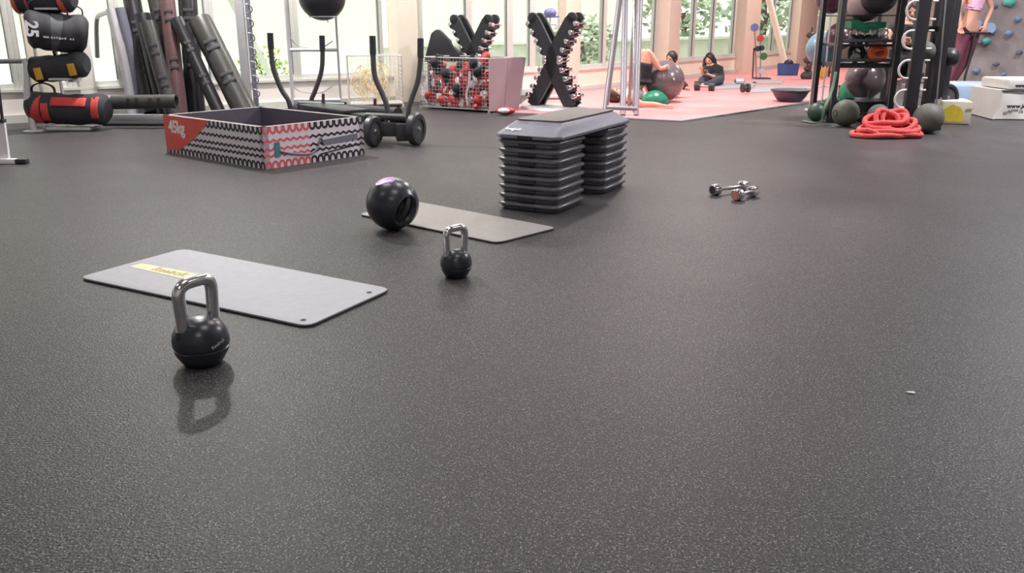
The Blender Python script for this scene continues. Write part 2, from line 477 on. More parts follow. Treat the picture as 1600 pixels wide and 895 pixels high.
# ceiling, other walls
mb = MB(); mb.prism(ROOMP, CEIL, CEIL + .12); struct(mb.build('ceiling', 'ceil', smooth=False))
mb = MB(); mb.box((2.5, -5.1, CEIL / 2), (24, .2, CEIL)); struct(mb.build('wall_back', 'wallwhite', smooth=False))
mb = MB(); mb.box((-9.1, 1.2, CEIL / 2), (.2, 12.6, CEIL)); struct(mb.build('wall_left', 'wallwhite', smooth=False))
mb = MB(); mb.box((14.1, 11.5, CEIL / 2), (.2, 33.4, CEIL)); struct(mb.build('wall_right', 'wallwhite', smooth=False))
mb = MB(); mb.box((12.0, 28.1, CEIL / 2), (5, .2, CEIL)); struct(mb.build('wall_far', 'wallwhite', smooth=False))

# unseen ceiling lamp fittings, added to account for the area lights
ci = 0
for (lx, ly, sx, sy, lw, lc) in LAMPS:
    t = thing('ceiling_light', 'flush white ceiling lamp above the floor at %s of the gym' % ('the near end', 'the middle', 'the window side')[min(2, int(max(0, ly) // 6))], 'ceiling light', (lx, ly, CEIL - .05), group='ceiling lamps outside the picture')
    q = MB(); 
    for a, b_, dx, dy in ((0, sy / 2 + .03, sx + .12, .06), (0, -sy / 2 - .03, sx + .12, .06), (sx / 2 + .03, 0, .06, sy), (-sx / 2 - .03, 0, .06, sy)):
        q.box((a, b_, 0.01), (dx, dy, .08))
    q.build('frame', 'white', t, local=True)
    q = MB(); q.box((0, 0, .035), (sx, sy, .02)); q.build('diffuser', 'lampglow', t, local=True)
for o in COL.objects:
    if o.name.startswith('ceiling_light') and o.get('group'): o['label'] = 'unseen flush square ceiling lamp with a white frame'; 

# ---- window wall : low sill wall, sill, columns, mullions with panes
SILL = 0.34
def wall_slab(a, b, z0, z1, thick, name, m, out=0.0):
    e = (b - a); L = e.length; u = e.normalized(); n = Vector((u.y, -u.x))
    if n.y > 0: n = -n
    c = (a + b) / 2 - n * (thick / 2 - out)
    q = MB(); q.box((c.x, c.y, (z0 + z1) / 2), (L, thick, z1 - z0), rz=math.atan2(u.y, u.x)); return struct(q.build(name, m, smooth=False))
wall_slab(W0, W1, 0, SILL, .24, 'wall_window_left', 'wallwhite')
wall_slab(W1, W2, 0, SILL, .24, 'wall_window_right', 'cream')
wall_slab(W0, W1, 3.3, CEIL, .24, 'wall_upper_left', 'wallwhite')
wall_slab(W1, W2, 3.3, CEIL, .24, 'wall_upper_right', 'wallwhite')
wall_slab(W0, W1, SILL, SILL + .03, .30, 'trim_2', 'frame', out=.03)
wall_slab(W1, W2, SILL, SILL + .03, .30, 'trim_3', 'frame', out=.03)
wall_slab(W0, W1, 0, .09, .03, 'baseboard_left', 'frame', out=.03)
wall_slab(W1, W2, 0, .09, .03, 'baseboard_right', 'frame', out=.03)
# columns: pixel columns of left and right edge, material
colsdef = [(38, 92, 'cream'), (112, 152, 'wallwhite'), (605, 655, 'cream'), (871, 903, 'cream2'), (1026, 1050, 'cream2'), (1146, 1173, 'cream2'), (1231, 1262, 'cream2'), (1292, 1330, 'cream')]
k = 4
for (x0, x1, mm) in colsdef:
    a, u, n = wall_at(x0); b, _, _ = wall_at(x1)
    wd = (b - a).length; c = (a + b) / 2; dp = min(.30, max(.14, wd * .55))
    q = MB(); cc = c + Vector((n.x, n.y, 0)) * (dp / 2 - .12)
    q.box((cc.x, cc.y, CEIL / 2), (max(.12, wd - dp * .62) if k > 4 else wd * .8, dp, CEIL), rz=math.atan2(u.y, u.x), bevel=.012)
    struct(q.build('trim_%d' % k, mm)); k += 1
# windows between mullion pixel columns
mull = [-120, 25, 108, 190, 335, 392, 465, 601, 658, 735, 798, 833, 905, 945, 1000, 1024, 1052, 1083, 1113, 1145, 1175, 1205, 1232, 1262, 1280, 1300, 1335]
wi = 1
for x0, x1 in zip(mull, mull[1:]):
    a, u, n = wall_at(x0); b, u2, _ = wall_at(x1)
    if (b - a).length < .08: continue
    if (x0, x1) in ((601, 658), (1232, 1262)): continue
    ang = math.atan2((b - a).y, (b - a).x); L = (b - a).length
    w_ = struct(thing('window_%d' % wi, '', 'window', ((a + b) / 2), ang)); 
    del w_['label'], w_['category']
    fw = .055 if L > .4 else .035
    q = MB()
    for sx in (-1, 1): q.box((sx * (L / 2 - fw / 2), .06, (SILL + .03 + 3.3) / 2), (fw, .09, 3.27 - SILL), bevel=.004)
    q.box((0, .06, SILL + .03 + fw / 2), (L - 2 * fw, .09, fw)); q.box((0, .06, 3.3 - fw / 2), (L - 2 * fw, .09, fw))
    q.build('window_frame', 'frame', w_, local=True)
    q = MB(); q.mi = 0
    q.box((L / 2 - fw - .006, .03, (SILL + 3.3) / 2), (.012, .03, 3.2 - SILL - .1)); q.build('gasket', 'darkframe', w_, local=True)
    q = MB(); q.box((0, .07, (SILL + .08 + 3.25) / 2), (L - 2 * fw, .012, 3.17 - SILL)); q.build('pane', 'glass', w_, local=True)
    wi += 1

# ---- outside
mb = MB(); mb.prism([(-60, -20), (80, -20), (80, 90), (-60, 90)], -.5, -.08)
tag(mb.build('paved_ground', 'paving', smooth=False), 'pale paved ground outside the windows', 'ground'); COL.objects['paved_ground']['kind'] = 'structure'
def far_pt(px, py, Y): return P(px, py, Y)
# pale building opposite the left windows
t = thing('pale_building', 'pale mint rendered building outside the left windows', 'building', (-14, 27, -.08), math.radians(8))
q = MB(); q.box((0, 0, 5), (34, 6, 10)); q.build('wall', 'facade', t, local=True)
q = MB(); q.box((0, -3.1, 3.4), (34, .25, .3)); q.build('ledge', 'facadewhite', t, local=True)
for i in range(6):
    q = MB(); q.box((-14 + i * 5.6, -3.03, 5.6), (2.6, .1, 2.0)); q.build('window', 'frame', t, local=True)
t = thing('white_building', 'white building beyond the trees outside the right windows', 'building', (20, 46, -.08), math.radians(-30))
q = MB(); q.box((0, 0, 3), (60, 6, 7)); q.build('wall', 'facadewhite', t, local=True)
for i in range(10):
    q = MB(); q.box((-24 + i * 5.2, -3.03, 3.2), (2.8, .1, 1.6)); q.build('window', 'facade', t, local=True)
# low glass-green terrace wall
t = thing('terrace_wall', 'low mint green terrace wall outside the right windows', 'wall', (9, 27.5, -.08), math.radians(48))
q = MB(); q.box((0, 0, .36), (34, .3, .8)); q.build('wall_body', 'facade', t, local=True)
q = MB(); q.box((0, 0, .79), (34, .4, .06)); q.build('coping', 'facadewhite', t, local=True)
def leaf_clump(name, lab, cat, c, r, mm, n=420, group=None, trunk=True):
    t = thing(name, lab, cat, (c[0], c[1], -.08), group=group)
    q = MB()
    for i in range(n):
        d = Vector((random.gauss(0, 1), random.gauss(0, 1), random.gauss(0, 1))).normalized() * random.uniform(.45, 1) 
        p = Vector((d.x * r, d.y * r, c[2] + d.z * r * .8)); s_ = r * random.uniform(.07, .13)
        a = Vector((random.uniform(-1, 1), random.uniform(-1, 1), random.uniform(-.5, .5))).normalized(); b_ = a.orthogonal().normalized()
        vs = [q.bm.verts.new(p + a * s_), q.bm.verts.new(p + b_ * s_ * .6), q.bm.verts.new(p - a * s_), q.bm.verts.new(p - b_ * s_ * .6)]
        q._f(vs)
    q.build('foliage', mm, t, local=True)
    if trunk:
        q = MB(); q.tube(sm([(0, 0, 0), (.05, 0, c[2] * .5), (0, .05, c[2])]), r * .06, 8)
        for s_ in (-1, 1): q.tube([(0, 0, c[2] * .6), (s_ * r * .4, .1, c[2] + r * .3)], r * .03, 6)
        q.build('trunk', 'brown', t, local=True)
    return t
for i, (x, y, z, r) in enumerate([(6.0, 31, 1.5, 1.5), (9.5, 33.5, 1.8, 1.9), (14.5, 36.5, 2.3, 2.0), (11, 39, 4.4, 2.0), (22, 37.5, 2.6, 2.0), (1.4, 17.6, .8, .7)]):
    leaf_clump('garden_tree', ['grey green shrub nearest the right windows outside', 'broad tree behind the terrace wall outside', 'round tree right of the middle outside the windows', 'tall tree standing behind the other garden trees', 'farthest tree outside the right windows', 'small shrub outside behind the left X rack'][i], 'tree', (x, y, z), r, 'leafy', group='trees in the garden outside')
c = P(413, 98, 13.5); leaf_clump('lime_bush', 'lime green bush outside the window behind the hook ladder', 'bush', (c.x, c.y, .5), .42, 'leafy2', 220)
# exterior steel braces
a, b = P(700, 62, 16.5), P(768, -60, 16.5)
mb = MB(); mb.box((a + b) / 2, (.10, .10, (b - a).length), mtx=(b - a).to_track_quat('Z', 'Y').to_matrix()); a0 = (a + b) / 2
dn = (b - a).normalized(); lo = a - dn * ((a.z + .08) / dn.z)
mb = MB(); hi = a + dn * ((4.8 - a.z) / dn.z)
mb.tube([lo, hi], .075, 4); tag(mb.build('outdoor_brace', 'facadewhite'), 'thick white diagonal brace outside the window left of the X racks', 'brace')
a, b = P(400, 75, 13.0), P(452, 175, 13.0)
dn = (b - a).normalized(); lo = a + dn * ((-.08 - a.z) / dn.z); hi = a - dn * ((2.6 - a.z) / (-dn.z))
mb = MB(); mb.tube([lo, hi], .05, 6); tag(mb.build('outdoor_stair_rail', 'facade'), 'pale sloping rail outside the window behind the sled', 'rail')
# indoor raking strut by the far columns
a, b = P(1226, 98, 19.0), P(1202, 2, 19.0)
dn = (b - a).normalized(); lo = a - dn * (a.z / dn.z) ; hi = a + dn * ((4.6 - a.z) / dn.z)
mb = MB(); mb.tube([lo + V(0, 0, .01), hi], .07, 14); tag(mb.build('raking_strut', 'cream'), 'round cream strut leaning against the far windows', 'strut')

# ================================================================== CLIMBING WALL, platform, crash mats
t = thing('climbing_wall', 'grey brown climbing wall with bolted coloured holds', 'climbing wall', (0, 0, 0))
ORG[t.name] = Vector((0, 0, 0))
CW0, CW1 = V(6.95, 14.6, 0), V(12.9, 13.2, 0)
u = (CW1 - CW0).normalized(); nn = V(u.y, -u.x, 0)
if nn.y > 0: nn = -nn
q = MB(); NX, NZ = 28, 18
gr = [[None] * (NZ + 1) for _ in range(NX + 1)]
for i in range(NX + 1):
    for j in range(NZ + 1):
        p = CW0 + (CW1 - CW0) * (i / NX) + V(0, 0, .12 + 4.2 * j / NZ)
        p = p + nn * (0.16 * noise.noise(p * .9) + .07 * noise.noise(p * 2.7))
        gr[i][j] = q.bm.verts.new(p)
for i in range(NX):
    for j in range(NZ): q._f([gr[i][j], gr[i + 1][j], gr[i + 1][j + 1], gr[i][j + 1]])
bk = [q.bm.verts.new(CW0 - nn * .35 + V(0, 0, .12)), q.bm.verts.new(CW1 - nn * .35 + V(0, 0, .12)), q.bm.verts.new(CW1 - nn * .35 + V(0, 0, 4.32)), q.bm.verts.new(CW0 - nn * .35 + V(0, 0, 4.32))]
q._f(bk); q._f([bk[0], bk[3]] + [gr[0][j] for j in range(NZ, -1, -1)]); q._f([bk[1], bk[2]] + [gr[NX][j] for j in range(NZ, -1, -1)])
q._f([bk[3], bk[2]] + [gr[i][NZ] for i in range(NX, -1, -1)])
q.build('rock_panel', 'climb', t)
M['hold_teal'] = mat('teal_resin', (84, 170, 158), .6); M['hold_blue'] = mat('blue_resin', (120, 140, 178), .6); M['hold_grey'] = mat('grey_resin', (104, 106, 122), .6)
for (px, py, r, mm) in [(1577, 4, .085, 'hold_teal'), (1553, 10, .05, 'hold_grey'), (1541, 64, .06, 'hold_teal'), (1548, 47, .08, 'hold_blue'), (1529, 42, .08, 'hold_blue'), (1576, 52, .06, 'hold_blue'), (1529, 66, .05, 'hold_grey'),
                        (1556, 100, .05, 'hold_grey'), (1526, 110, .055, 'hold_blue'), (1568, 116, .04, 'hold_blue'), (1592, 82, .05, 'hold_grey'), (1590, 30, .05, 'hold_blue'), (1510, 20, .05, 'hold_grey')]:
    s = ray(px, py); den = (CW1 - CW0).cross(V(s.x, s.y, 0)).z
    tt = -(V(CW0.x, CW0.y, 0)).cross(V(s.x, s.y, 0)).z / den
    p = CW0 + (CW1 - CW0) * tt; Y = p.y; p = P(px, py, Y) + nn * .02
    q = MB(); q.ball(p, r, (1.2, .7, .8), 12, fn=lambda v: v * (1 + .25 * noise.noise(v * 2.5 + V(px, py, 0)))); q.build('climbing_hold', mm, t)
# raised platform in front of it
q = MB(); q.box((10.0, 13.05, .055), (7.4, 1.5, .11), rz=-.22, bevel=.01)
tag(q.build('raised_platform', 'greyplat'), 'low grey platform at the foot of the climbing wall', 'platform')
# pale blue crash mat
a = G(1486, 178); b = G(1600, 186)
q = MB(); q.box((7.35, 11.35, .16), (3.4, .95, .32), rz=-.10, bevel=.04)
o = tag(q.build('crash_mat', 'paleblue'), 'pale blue crash mat in front of the climbing wall', 'mat')
q = MB(); q.box((7.35, 10.865, .05), (3.3, .03, .07), rz=-.10); q.build('side_stripe', 'deepblue', o)
# white tarpaulin-covered block with black lettering
c0 = G(1549, 187); Yb = c0.y
t = thing('covered_block', 'white tarpaulin covered block with black web lettering at the right edge', 'covered block', (c0.x + 1.0, Yb + .3, 0))
ztop = P(1562, 141, Yb).z; zt2 = P(1570, 124, Yb + .1).z
q = MB(); NXs = 30
pts = []
X0 = P(1554, 187, Yb).x; 
vs = [[None] * 9 for _ in range(NXs + 1)]
for i in range(NXs + 1):
    for j in range(9):
        x = X0 + (j and 0.04 * (1 - (1 - j / 8) ** 2) or 0) * (1 if i < 4 else 0) + 2.0 * i / NXs - (.05 * (1 - j / 8) ** 3 if i == 0 else 0)
        z = .01 + (ztop - .01) * j / 8
        y = Yb + .015 * math.sin(i * 1.1 + j * .6) * (1 - j / 10) - .03 * (1 - j / 8)
        vs[i][j] = q.bm.verts.new((x, y, z))
for i in range(NXs):
    for j in range(8): q._f([vs[i][j], vs[i + 1][j], vs[i + 1][j + 1], vs[i][j + 1]])
tb = [[vs[i][8], q.bm.verts.new((vs[i][8].co.x, Yb + .7, ztop)), q.bm.verts.new((vs[i][8].co.x, Yb + .7, .01))] for i in range(NXs + 1)]
for i in range(NXs):
    q._f([tb[i][0], tb[i + 1][0], tb[i + 1][1], tb[i][1]]); q._f([tb[i][1], tb[i + 1][1], tb[i + 1][2], tb[i][2]])
q._f([vs[0][j] for j in range(9)] + [tb[0][1], tb[0][2]]); q._f([vs[NXs][j] for j in range(9)] + [tb[NXs][1], tb[NXs][2]])
q.build('tarpaulin', 'sheet', t)
q = MB(); q.box((X0 + 1.06, Yb + .33, (ztop + zt2) / 2 + .005), (1.9, .62, zt2 - ztop - .002), bevel=.03); q.build('upper_pad', 'sheet', t)
q = MB(); q.tube([(X0 + .02, Yb - .012, ztop - .005), (X0 + 2.0, Yb - .012, ztop - .005)], .008, 6); q.build('edge_cord', 'blackprint', t)
text_part('lettering', 'www.jc', 'blackprint', t, .072, frame_mtx(P(1588, 166, Yb - .05), (1, 0, 0), (0, 0, 1)), .003, bold=.002)
text_part('lettering', 'www', 'blackprint', t, .05, frame_mtx(P(1594, 134, Yb - .005), (1, 0, 0), (0, 0, 1)), .003, bold=.003)
# cream box with yellow panel
a = G(1474, 194); b = G(1514, 195); c = G(1526, 190)
t = thing('storage_carton', 'cream carton with a yellow panel beside the ball rack', 'box', ((a.x + c.x) / 2, a.y + .2, 0))
zt = P(1480, 158, a.y).z
q = MB(); q.prism([(a.x - .03, a.y + .02), (b.x, b.y - .02), (b.x + .13, b.y + .42), (a.x + .1, a.y + .46)], .005, zt, bevel=.012); q.build('carton_body', 'cartoncream', t)
fm = frame_mtx(a + V(-.03, .02, 0), (b - a) + V(.03, -.04, 0), (0, 0, 1))
q = MB()
pl = [(.02, .03), (.22, .03), (.22, .12), (.18, .19), (.10, .22), (.02, .17)]
q.prism(pl, .001, .004, fn=lambda v: fm @ v); q.build('yellow_panel', 'yellow', t)
q = MB()
q.tube([fm @ V(.24 + .01 * i, .17 + .006 * math.sin(i * 2.3) + .001 * i, .004) for i in range(8)], .003, 5); q.build('lettering', 'blackprint', t)
# ================================================================== FLOOR EXERCISE PIECES (foreground)
def rounded_quad(cs, r, n=6):
    out = []
    m = len(cs)
    for i in range(m):
        p, a, b = Vector(cs[i]), Vector(cs[i - 1]), Vector(cs[(i + 1) % m])
        u, v = (a - p).normalized(), (b - p).normalized()
        s_, e_ = p + u * r, p + v * r
        for k in range(n + 1):
            t_ = k / n
            out.append(((1 - t_) ** 2 * s_ + 2 * t_ * (1 - t_) * p + t_ ** 2 * e_))
    return out
def exercise_mat(px, label, mm, thick, stripe=False):
    cs = [G(*p) for p in px]
    c = sum(cs, V(0, 0, 0)) / 4
    t = thing('exercise_mat', label, 'exercise mat', c)
    poly = rounded_quad([(p.x, p.y) for p in cs], .05)
    q = MB(); q.prism(poly, .0015, .0015 + thick * .45); q.build('underside', 'matblack', t, smooth=False)
    q = MB(); q.prism(poly, .0015 + thick * .45, .0015 + thick, bevel=.0015); q.build('pad', mm, t)
    return t, cs, .0015 + thick
t, cs, zt = exercise_mat([(124, 437), (286, 392), (611, 455), (481, 514)], 'light grey exercise mat with a yellow lettered stripe behind the nearest kettlebell', 'matgrey', .011, True)
# yellow stripe with lettering
e = [G(202, 416.5, zt), G(222, 411.5, zt), G(327, 431, zt), G(298, 438.5, zt)]
q = MB()
A = [q.bm.verts.new(p + V(0, 0, .0004)) for p in e]; B = [q.bm.verts.new(p + V(0, 0, .0012)) for p in e]
q._f(A[::-1]); q._f(B)
for k in range(4): q._f([A[k], A[(k + 1) % 4], B[(k + 1) % 4], B[k]])
q.build('printed_stripe', 'yellowprint', t, smooth=False)
mid = (e[0] + e[1] + e[2] + e[3]) / 4
xd = ((e[2] + e[3]) - (e[0] + e[1])).normalized(); yd = (e[1] - e[0])
wd = ((e[0] + e[3]) / 2 - (e[1] + e[2]) / 2).length
L_ = ((e[2] + e[3]) / 2 - (e[0] + e[1]) / 2).length
text_part('lettering', 'Reebok', 'oliveprint', t, wd * .80, frame_mtx(mid + V(0, 0, .0014) + xd * .02, xd, yd), .0003, bold=.003, spacing=1.1)
for gx, gy in ((577, 457), (474, 500)):
    q = MB(); p = G(gx, gy, zt)
    for r in (0,):
        q.lathe([(.006, .0006), (.006, .0016), (.011, .0016), (.012, .0004)], p, 20)
        q.lathe([(0, .0007), (.006, .0007)], p, 20)
    q.build('eyelet', 'blackprint', t)
exercise_mat([(560, 337), (652, 317.5), (870, 358.5), (777, 382)], 'plain warm grey exercise mat behind the handled medicine ball', 'matgrey2', .010)

# ---- medicine ball with grips
bc = G(614, 360); R_ = .143
t = thing('medicine_ball', 'black medicine ball with a lilac label and sunken hand grip beside the mat', 'medicine ball', (bc.x, bc.y + .03, 0))
cen = V(bc.x, bc.y + .03, R_)
camv = (Vector(cam.location) - cen).normalized()
right = V(0, 0, 1).cross(camv).normalized(); upv = camv.cross(right).normalized()   # right in view
ax = (right * .54 - upv * .34 + camv * .76).normalized(); ax2 = -ax
tmp = V(0, 0, 1); ux = (tmp - ax * ax.dot(tmp)).normalized(); ux = (ux + ax.cross(ux) * -.45).normalized(); vx = ax.cross(ux)
def dimple(v):
    v = v.normalized()
    for A_ in (ax, ax2):
        if v.dot(A_) > 0:
            a_ = v.dot(ux) / .60; b_ = v.dot(vx) / .44
            d = math.sqrt(a_ * a_ + b_ * b_)
            if d < 1: 
                k_ = min(1, (1 - d) / .28); k_ = k_ * k_ * (3 - 2 * k_)
                return v * (1 - .42 * k_)
            elif d < 1.12:
                return v * (1 + .02 * (1 - (d - 1) / .12))
    return v
q = MB(); q.ball(cen, R_, seg=140, fn=dimple); q.build('shell', 'rubber_gloss', t)
for s_ in (1, -1):
    A_ = ax * s_
    q = MB(); q.tube(sm([cen + (A_ * .66 + ux * .50) * R_, cen + (A_ * .80 + ux * .25) * R_, cen + (A_ * .83) * R_, cen + (A_ * .80 - ux * .25) * R_, cen + (A_ * .66 - ux * .50) * R_], 6), .0145, 14)
    q.build('grip', 'rubber', t)
q = MB(); q.tube([cen + (ax.cross(vx) * math.cos(a) + vx * math.sin(a)).normalized() * R_ * 1.0 for a in [2 * PI * i / 60 for i in range(60)]], .0012, 5, closed=True)
seam_n = right * .97 + camv * -.25
sx_ = seam_n.normalized(); s1 = sx_.orthogonal().normalized(); s2 = sx_.cross(s1)
q = MB(); q.tube([cen + (s1 * math.cos(a) + s2 * math.sin(a)) * R_ * 1.0 for a in [2 * PI * i / 80 for i in range(80)] ], .0012, 5, closed=True); q.build('seam', 'dark', t)
lb = (upv * .90 - right * .22 + camv * .36).normalized()
q = MB(); lx = (right - lb * lb.dot(right)).normalized(); ly = lb.cross(lx)
rings = []
for r_, hh in ((0, 1.006), (.14, 1.006), (.26, 1.006), (.34, 1.006), (.37, 1.004), (.38, .996)):
    rings.append([q.bm.verts.new(cen + (lb * math.cos(r_) + (lx * math.cos(a) + ly * math.sin(a)) * math.sin(r_)) * R_ * hh) for a in [2 * PI * i / 40 for i in range(40 if r_ else 1)]])
for A, B in zip(rings, rings[1:]):
    for k in range(40):
        vs = []
        for z_ in (A[k % len(A)], A[(k + 1) % len(A)], B[(k + 1) % 40], B[k]):
            if z_ not in vs: vs.append(z_)
        q._f(vs)
q.build('round_label', 'purple', t)
td = (upv * .78 - right * .30 + camv * .56).normalized(); tx = (right - td * td.dot(right)).normalized()
text_part('lettering', 'Reebok', 'whiteprint', t, .028, frame_mtx(cen + td * R_ * 1.016, tx, td.cross(tx)), .0006, bold=.0014)

# ---- kettlebells
def kettlebell(px, py, sc, ang, label):
    g = G(px, py); loc = (g.x, g.y, 0)
    t = thing('kettlebell', label, 'kettlebell', loc)
    R = Matrix.Rotation(ang, 3, 'Z'); k = sc
    c = Vector(loc)
    def T(x, y, z): return c + R @ V(x * k, y * k, z * k)
    q = MB()
    r = .091
    prof = [(0, .0), (.052, .0), (.060, .004), (.074, .024), (.086, .046), (.0895, .060), (.0862, .063), (.0866, .068), (.0915, .071), (.0915, .092), (.0875, .112), (.079, .130), (.066, .146), (.048, .158), (.026, .165), (0, .167)]
    q.lathe([(a * k, b * k) for a, b in prof], c, 56)
    for s_ in (-1, 1):
        q.tube([T(s_ * .050, 0, .100), T(s_ * .057, 0, .122), T(s_ * .060, 0, .138)], [.040 * k, .033 * k, .0255 * k], 24)
    b_ = q.build('body', 'rubber_gloss', t)
    q = MB()
    path = [T(-.058, 0, .118), T(-.061, 0, .17), T(-.064, 0, .22), T(-.064, 0, .252), T(-.056, 0, .275), T(-.036, 0, .286), T(-.012, 0, .288), T(.012, 0, .288), T(.036, 0, .286), T(.056, 0, .275), T(.064, 0, .252), T(.064, 0, .22), T(.061, 0, .17), T(.058, 0, .118)]
    q.tube(sm(path, 6), .0208 * k, 22); q.build('handle', 'chrome', t, )
    return t, c, R, k
def kb_text(t, c, R, k, az, s, rot, size):
    # print on the body side, az = direction in place
    d = V(math.cos(az), math.sin(az), 0.05).normalized(); x = V(-math.sin(az), math.cos(az), 0)
    up = d.cross(x) 
    up = -up if up.z < 0 else up
    x2 = (x * math.cos(rot) + up * math.sin(rot)); y2 = (up * math.cos(rot) - x * math.sin(rot))
    text_part('lettering', s, 'silver', t, size, frame_mtx(c + V(0, 0, .084 * k) + d * .0925 * k, x2, y2), .0012)
t, c, R, k = kettlebell(318, 567, .99, math.radians(58), 'large black kettlebell with a steel handle in front of the lettered mat')
kb_text(t, c, R, k, math.radians(-35), 'Reebok', .35, .017)
kettlebell(713, 432, .77, math.radians(40), 'smaller black kettlebell with a steel handle in front of the plain mat')

# ---- aerobic step : platform on two stacks of eight risers
ang = math.radians(-29); U = V(math.cos(ang), math.sin(ang), 0); Vv = V(-math.sin(ang), math.cos(ang), 0)
fc = G(870, 336.5); S = .412
c1 = fc - U * S / 2 + Vv * S / 2; c2 = c1 + Vv * .70
zr = P(783, 214, (c1 - U * S / 2 - Vv * S / 2).y).z      # underside of the platform rim
NR = 8; RH = zr / NR
def octo(h, ch): return [(-h + ch, -h), (h - ch, -h), (h, -h + ch), (h, h - ch), (h - ch, h), (-h + ch, h), (-h, h - ch), (-h, -h + ch)]
def riser_mesh(q):
    h = S / 2; ch = .035
    lv = [(h * .90, .001), (h * .925, .006), (h * .935, RH * .36), (h * .985, RH * .46), (h, RH * .56), (h, RH * .72), (h * .985, RH * .82), (h * .93, RH * .92), (h * .88, RH * .995)]
    rings = []
    for hh, z in lv: rings.append([q.bm.verts.new((x, y, z)) for x, y in octo(hh, ch)])
    for A, B in zip(rings, rings[1:]):
        for k_ in range(8): q._f([A[k_], A[(k_ + 1) % 8], B[(k_ + 1) % 8], B[k_]])
    # open square centre
    inn = [[q.bm.verts.new((x, y, z)) for x, y in octo(h * .62, .03)] for z in (RH * .995, .001)]
    for A, B in ((rings[-1], inn[0]), (inn[0], inn[1]), (inn[1], rings[0])):
        for k_ in range(8): q._f([A[k_], A[(k_ + 1) % 8], B[(k_ + 1) % 8], B[k_]])
proto = None
names = ['lowest', 'second', 'third', 'fourth', 'fifth', 'sixth', 'seventh', 'topmost']
for st, cc in enumerate((c1, c2)):
    for i in range(NR):
        lab = 'dark grey step riser, %s from the floor in the %s stack under the aerobic platform' % (names[i] if i not in (0, 7) else names[i], ('nearer', 'farther')[st])
        if i == 0: lab = 'dark grey step riser lying on the floor at the bottom of the %s stack' % ('nearer', 'farther')[st]
        if i == 7: lab = 'dark grey step riser directly under the platform, topmost of the %s stack' % ('nearer', 'farther')[st]
        if proto is None:
            proto = thing('step_riser', lab, 'step riser', (cc.x, cc.y, 0), ang, 'risers under the aerobic step')
            q = MB(); riser_mesh(q); q.build('riser_shell', 'riser', proto, local=True)
            q = MB()
            for (x, y, w_, d_) in ((0, -S / 2 - .000, .11, .008), (0, S / 2, .11, .008)):
                q = MB(); q.box((x, y * .985, RH * .30), (w_, d_, RH * .34))
                q.build('finger_grip', 'blackprint', proto, local=True)
        else:
            dup(proto, (cc.x, cc.y, i * RH), ang, lab)
Lp, Wp = 1.02, S + .02
cm = (c1 + c2) / 2
Lp = (c2 - c1).length + S + .03
t = thing('step_platform', 'grey aerobic step platform with a taupe grip top on two riser stacks', 'aerobic step', (cm.x, cm.y, NR * RH), ang)
zt_ = .088
q = MB()
def rect8(a, b, ch): return [(-a + ch, -b), (a - ch, -b), (a, -b + ch), (a, b - ch), (a - ch, b), (-a + ch, b), (-a, b - ch), (-a, -b + ch)]
rings = []
for a, b, z, ch in ((Wp / 2, Lp / 2, .001, .05), (Wp / 2 + .003, Lp / 2 + .003, .010, .05), (Wp / 2, Lp / 2, .022, .05), (Wp / 2 - .055, Lp / 2 - .14, zt_ - .006, .03), (Wp / 2 - .065, Lp / 2 - .15, zt_, .03), (Wp / 2 - .14, Lp / 2 - .24, zt_, .03)):
    rings.append([q.bm.verts.new((x, y, z)) for x, y in rect8(a, b, ch)])
for A, B in zip(rings, rings[1:]):
    for k_ in range(8): q._f([A[k_], A[(k_ + 1) % 8], B[(k_ + 1) % 8], B[k_]])
q._f(rings[-1]); q._f(rings[0][::-1]); q.build('deck', 'stepgrey', t, local=True)
q = MB(); q.prism(rect8(Wp / 2 - .062, Lp / 2 - .155, .03), zt_ + .0002, zt_ + .010, bevel=.004); q.build('grip_mat', 'steptop', t, local=True)
for s_ in (-1, 1):
    q = MB(); q.box((0, s_ * (Lp / 2 + .000), .010), (.10, .012, .018), bevel=.002); q.build('finger_grip', 'blackprint', t, local=True)
# small white print on the sloping end
ORG[t.name] = Vector(t.location)
Rz = Matrix.Rotation(ang, 3, 'Z')
y0, z0, y1, z1 = -Lp / 2, .022, -Lp / 2 + .14, zt_ - .006
sl = V(0, y1 - y0, z1 - z0).normalized(); on = V(0, -(z1 - z0), (y1 - y0)).normalized()
p_ = V(-.11, y0 + (y1 - y0) * .42, z0 + (z1 - z0) * .42) + on * .0016
text_part('lettering', 'Reebok', 'whiteprint', t, .034, frame_mtx(p_, (1, 0, 0), sl), .0006, world=False, bold=.0016)
q = MB()
fm = frame_mtx(p_ - sl * .013 + V(.003, 0, 0), (1, 0, 0), sl); q.prism([(-.012, 0), (.012, 0), (0, -.016)], 0, .001, fn=lambda v: fm @ v); q.build('emblem', 'whiteprint', t, local=True)

# ---- pair of chrome dumbbells lying crossed
def dumb(px0, px1, label, zc=None, capm='red', rr=.034):
    a, b = px0, px1
    c = (a + b) / 2
    t = thing('chrome_dumbbell', label, 'dumbbell', (c.x, c.y, 0))
    d = (b - a).normalized(); Lh = (b - a).length
    q = MB(); q.tube([a + d * .03, a + d * Lh * .38, a + d * Lh * .5, a + d * Lh * .62, b - d * .03], [.011, .011, .0135, .011, .011], 14); q.build('handle', 'chrome', t)
    for e_, s_ in ((a, 1), (b, -1)):
        q = MB(); q.tube([e_, e_ + d * s_ * .006, e_ + d * s_ * .052, e_ + d * s_ * .062], [rr * .9, rr, rr, rr * .6], 24); hd = q.build('head', 'chrome', t)
        q = MB(); q.tube([e_ - d * s_ * .0015, e_ + d * s_ * .001], [rr * .74, rr * .78], 20); q.build('end_cap', capm, hd)
    return t
M['pinkcap'] = mat('rose_plastic', (205, 130, 130), .4); M['blackcap'] = mat('black_plastic_cap', (60, 54, 60), .4)
rr = .036
